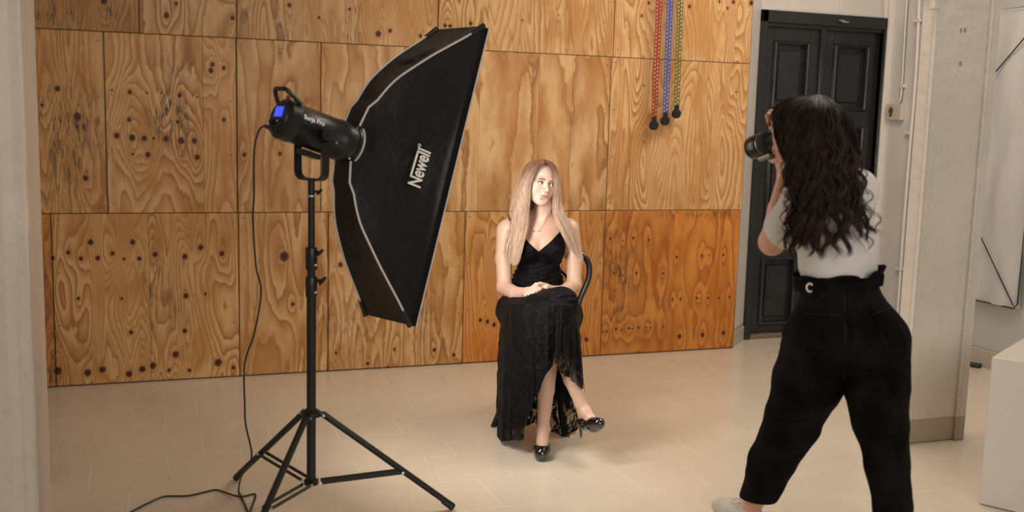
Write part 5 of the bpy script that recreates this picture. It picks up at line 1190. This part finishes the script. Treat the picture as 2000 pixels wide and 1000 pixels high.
# waistband, belt and the gathered top edge
wc = at(1637, 553, 3.41)+ZH*.027
def wring(z0, z1, a, b_, flare=0., ruffle=0., notch=None, n=140, name='waistband', th_=.004):
    V = []; F = []
    for k in range(n):
        t = 2*math.pi*k/n; e = RH*math.cos(t)*a+FH*math.sin(t)*b_; tilt = math.cos(t)*.018
        for j, (z, g) in enumerate(((z0, 0), (z1, flare))):
            ru = ruffle*math.sin(t*17+math.sin(t*5)*2)*(j); dz = 0
            if j and notch is not None: dz = -.040*math.exp(-((t-notch)/.09)**2)+ruffle*1.4*math.sin(t*7+1)+(.006*math.exp(-((t-6.2)/.25)**2) if ruffle else 0)
            p = wc+e*(1+(g+ru)/a)+ZH*(z+tilt+dz); V.append(p); V.append(p-nrm(e)*th_)
    for k in range(n):
        a0 = k*4; b0 = ((k+1) % n)*4
        F += [(a0, b0, b0+2, a0+2), (a0+1, a0+3, b0+3, b0+1), (a0+2, b0+2, b0+3, a0+3), (a0, a0+1, b0+1, b0)]
    return mesh_obj(name, V, F, M_den, jeans, True)
wring(-.040, -.004, .1435, .118, name='waistband'); wring(-.030, -.006, .1475, .122, name='belt'); wring(-.006, .016, .142, .1165, .009, .003, 3*math.pi/2+.34, name='gathered_top')
for t in (3.9, 4.45, 5.1, 5.7):
    e = RH*math.cos(t)*.149+FH*math.sin(t)*.1235; tg = nrm(-RH*math.sin(t)*.157+FH*math.cos(t)*.13); p = wc+e+ZH*(math.cos(t)*.018)
    m = MB(); m.box((-.005, -.002, -.038), (.005, .002, .000), (p, np.array([tg, nrm(e), ZH]).T), b=.001); m.build('belt_loop', M_den, jeans)
t = 3.87; e = RH*math.cos(t)*.157+FH*math.sin(t)*.133; tg = nrm(-RH*math.sin(t)*.157+FH*math.cos(t)*.13); p0_ = wc+e+ZH*(math.cos(t)*.018-.018)
MB().tube([p0_+tg*.011*math.cos(a)+ZH*.0135*math.sin(a)-tg*.004 for a in np.linspace(.7, 5.4, 18)], .0034, 8).build('buckle', mat('cream_buckle', (.72, .66, .50), .3, .1), jeans, True)
# shoes
M_snk = mat('off_white_sneaker', (.55, .50, .45), .6, noise=.12); M_sole = mat('sneaker_sole', (.60, .56, .50), .5)
for an, dr in ((ankL, nrm(FH*.85-RH*.45)), (ankR, fP)):
    g = A3(an[0], an[1], 0); fs = Field(g-A3(.26, .26, .02), g+A3(.26, .26, .16), .003)
    fs.chain([g-dr*.035+ZH*.045, g+dr*.05+ZH*.045, g+dr*.12+ZH*.04, g+dr*.175+ZH*.034], [.038, .040, .043, .032], .02); fs.cone(g-dr*.02+ZH*.06, g+dr*.01+ZH*.085, .038, .036, .02)
    gx, gy, gz_ = fs.grid(); fs.F = np.maximum(fs.F, (.004-gz_).astype(np.float32)+0*gx); v, q = fs.mesh(1); shoe_o = mesh_obj('sneaker', v, q, M_snk, ph_, True)
    m = MB()
    for k in range(5):
        c = g+dr*(.045+.022*k)+ZH*(.092-.006*k); sd2 = np.cross(dr, ZH); m.tube([c-sd2*.024-ZH*.006, c+ZH*.002, c+sd2*.024-ZH*.006], .0028, 6)
    c = g+dr*.04+ZH*.10; m.tube(spline([c, c-RH*.03+ZH*.012, c-RH*.045-ZH*.01, c-RH*.02-ZH*.006, c], 16), .0022, 6); m.tube(spline([c, c+RH*.02+ZH*.016, c+RH*.035-ZH*.008, c], 14), .0022, 6)
    m.build('laces', M_sole, shoe_o, True)
# ---- hair
M_hairD = hair_material('dark_hair', .46, .3)
D_ = -.40
gp = [[(1562, 194, 3.86), (1536, 200, 3.92), (1521, 222, 3.95), (1529, 250, 3.95), (1541, 300, 3.90), (1541, 360, 3.84), (1540, 420, 3.78), (1532, 465, 3.74), (1524, 495, 3.72)],
      [(1572, 189, 3.84), (1545, 196, 3.83), (1522, 222, 3.82), (1532, 262, 3.80), (1546, 315, 3.76), (1549, 370, 3.70), (1548, 425, 3.67), (1546, 468, 3.66), (1540, 505, 3.66)],
      [(1584, 186, 3.82), (1568, 194, 3.76), (1552, 225, 3.70), (1548, 270, 3.68), (1556, 325, 3.66), (1566, 378, 3.64), (1574, 430, 3.62), (1574, 475, 3.62), (1568, 508, 3.62)],
      [(1598, 185, 3.82), (1594, 200, 3.73), (1588, 235, 3.67), (1590, 280, 3.645), (1598, 330, 3.63), (1608, 385, 3.62), (1614, 435, 3.61), (1618, 485, 3.61), (1612, 520, 3.61)],
      [(1608, 187, 3.82), (1622, 208, 3.75), (1626, 245, 3.69), (1632, 290, 3.66), (1640, 340, 3.64), (1650, 390, 3.63), (1656, 435, 3.62), (1664, 480, 3.62), (1660, 512, 3.62)],
      [(1612, 189, 3.84), (1638, 215, 3.82), (1650, 252, 3.78), (1656, 298, 3.74), (1662, 345, 3.70), (1671, 390, 3.68), (1681, 430, 3.67), (1694, 465, 3.67), (1702, 492, 3.68)],
      [(1612, 190, 3.86), (1646, 222, 3.90), (1657, 262, 3.88), (1666, 305, 3.84), (1672, 345, 3.80), (1682, 385, 3.76), (1694, 420, 3.74), (1712, 450, 3.73), (1710, 470, 3.73)]]
gp = [[(x, y, d+D_) for x, y, d in g] for g in gp]
hc = Field(at(1600, 300, 3.4)-.45, at(1600, 300, 3.4)+A3(.45, .45, .35), .007)
hc.ell(at(1577, 252, 3.46), (.128, .112, .112), None, 0); hc.ell(at(1600, 285, 3.42), (.120, .10, .13), None, .05)
hc.cone(at(1608, 300, 3.38), at(1618, 352, 3.345), .100, .070, .05, flat=(FH, .5))
hc.ell(HOP+fP*.115-ZH*.02, (.095, .095, .12), None, .01, 'sub')
v, q = hc.mesh(3); v = v+(vnoise(v, 14, 2, 3)*.02)[:, None]*nrm(A3(1, 1, 0))
capP = mesh_obj('hair', v, q, mat('dark_hair_mass', (.006, .004, .0035), .9, spec=.05, noise=.5, nscale=60), ph_, True)
COLD = ((.012, .0075, .006), (.030, .0155, .010), .40)
hair_mesh(gp, 1900, 46, .00075, .012, 'curls', M_hairD, capP, COLD, wave=.015, wlen=.115, clump=36, seed=8, length=(.80, 1.0), frizz=.0006, intra=.0055, taper=.86)
hair_mesh(gp, 2600, 42, .00075, .010, 'curls', M_hairD, capP, COLD, wave=.012, wlen=.105, clump=100, seed=15, length=(.46, .72), frizz=.0008, intra=.006, taper=.8)
hair_mesh(gp, 4500, 38, .00078, .007, 'curls', M_hairD, capP, COLD, wave=.008, wlen=.10, clump=260, seed=9, length=(.34, .54), frizz=.001, intra=.006)
hair_mesh(gp, 260, 44, .0005, .014, 'curls', M_hairD, capP, COLD, wave=.015, wlen=.09, clump=36, seed=10, length=(.88, 1.0), frizz=.001, intra=.002, taper=.8)
# ---- the camera in her hands
fc_ = at(1472, 289, 3.70); rc_ = at(1532, 266, 3.545); ax = nrm(fc_-rc_); Lh = np.linalg.norm(fc_-rc_)
cm = thing('camera', (rc_+fc_)/2, 'black photo camera with a long zoom lens held up by the standing person', 'camera')
sdx = nrm(np.cross(ax, ZH)); upx = np.cross(sdx, ax)
M_cam = mat('camera_black', (.004, .004, .004), .30, spec=.3); M_rub = mat('rubber_ring', (.006, .006, .006), .6, spec=.2, bump=.3, bscale=300)
bo = rc_-ax*.045
MB().box((-.068, -.030, -.045), (.068, .034, .045), (bo, np.array([sdx, ax, upx]).T), b=.010).box((-.028, -.030, .040), (.028, .036, .068), (bo, np.array([sdx, ax, upx]).T), b=.010).build('camera_body', M_cam, cm)
m = MB().lathe([(.034, -.012), (.036, 0), (.036, Lh*.30), (.0395, Lh*.34), (.0395, Lh*.62), (.0385, Lh*.64)], rc_, ax, 40); ln = m.build('lens_barrel', M_cam, cm, True)
MB().lathe([(.0405, Lh*.36), (.0415, Lh*.37), (.0415, Lh*.55), (.0405, Lh*.56)], rc_, ax, 40).build('zoom_ring', M_rub, ln, True)
MB().lathe([(.0388, Lh*.62), (.0430, Lh*.68), (.0435, Lh*.98), (.0425, Lh), (.0405, Lh), (.0395, Lh*.92), (.034, Lh*.90)], rc_, ax, 40).build('lens_hood', M_cam, ln, True)
MB().tube([rc_+ax*Lh*.635+(.0400)*(math.cos(t)*sdx+math.sin(t)*upx) for t in np.linspace(0, 2*math.pi, 40, endpoint=False)], .0013, 6, closed=True).build('trim_ring', mat('silver_green_trim', (.35, .36, .30), .3, .8), ln, True)
MB().lathe([(.036, 0), (.034, .002)], rc_+ax*Lh*.905, ax, 32).build('front_glass', mat('dark_glass', (.01, .01, .02), .03, spec=1.), ln, True)
MB().tube([rc_+ax*Lh*.45-upx*.046-sdx*.004, rc_+ax*Lh*.80-upx*.048-sdx*.004], [.008, .010], 10).build('tripod_foot', mat('pale_tripod_foot', (.22, .22, .20), .4, .2), ln, True)
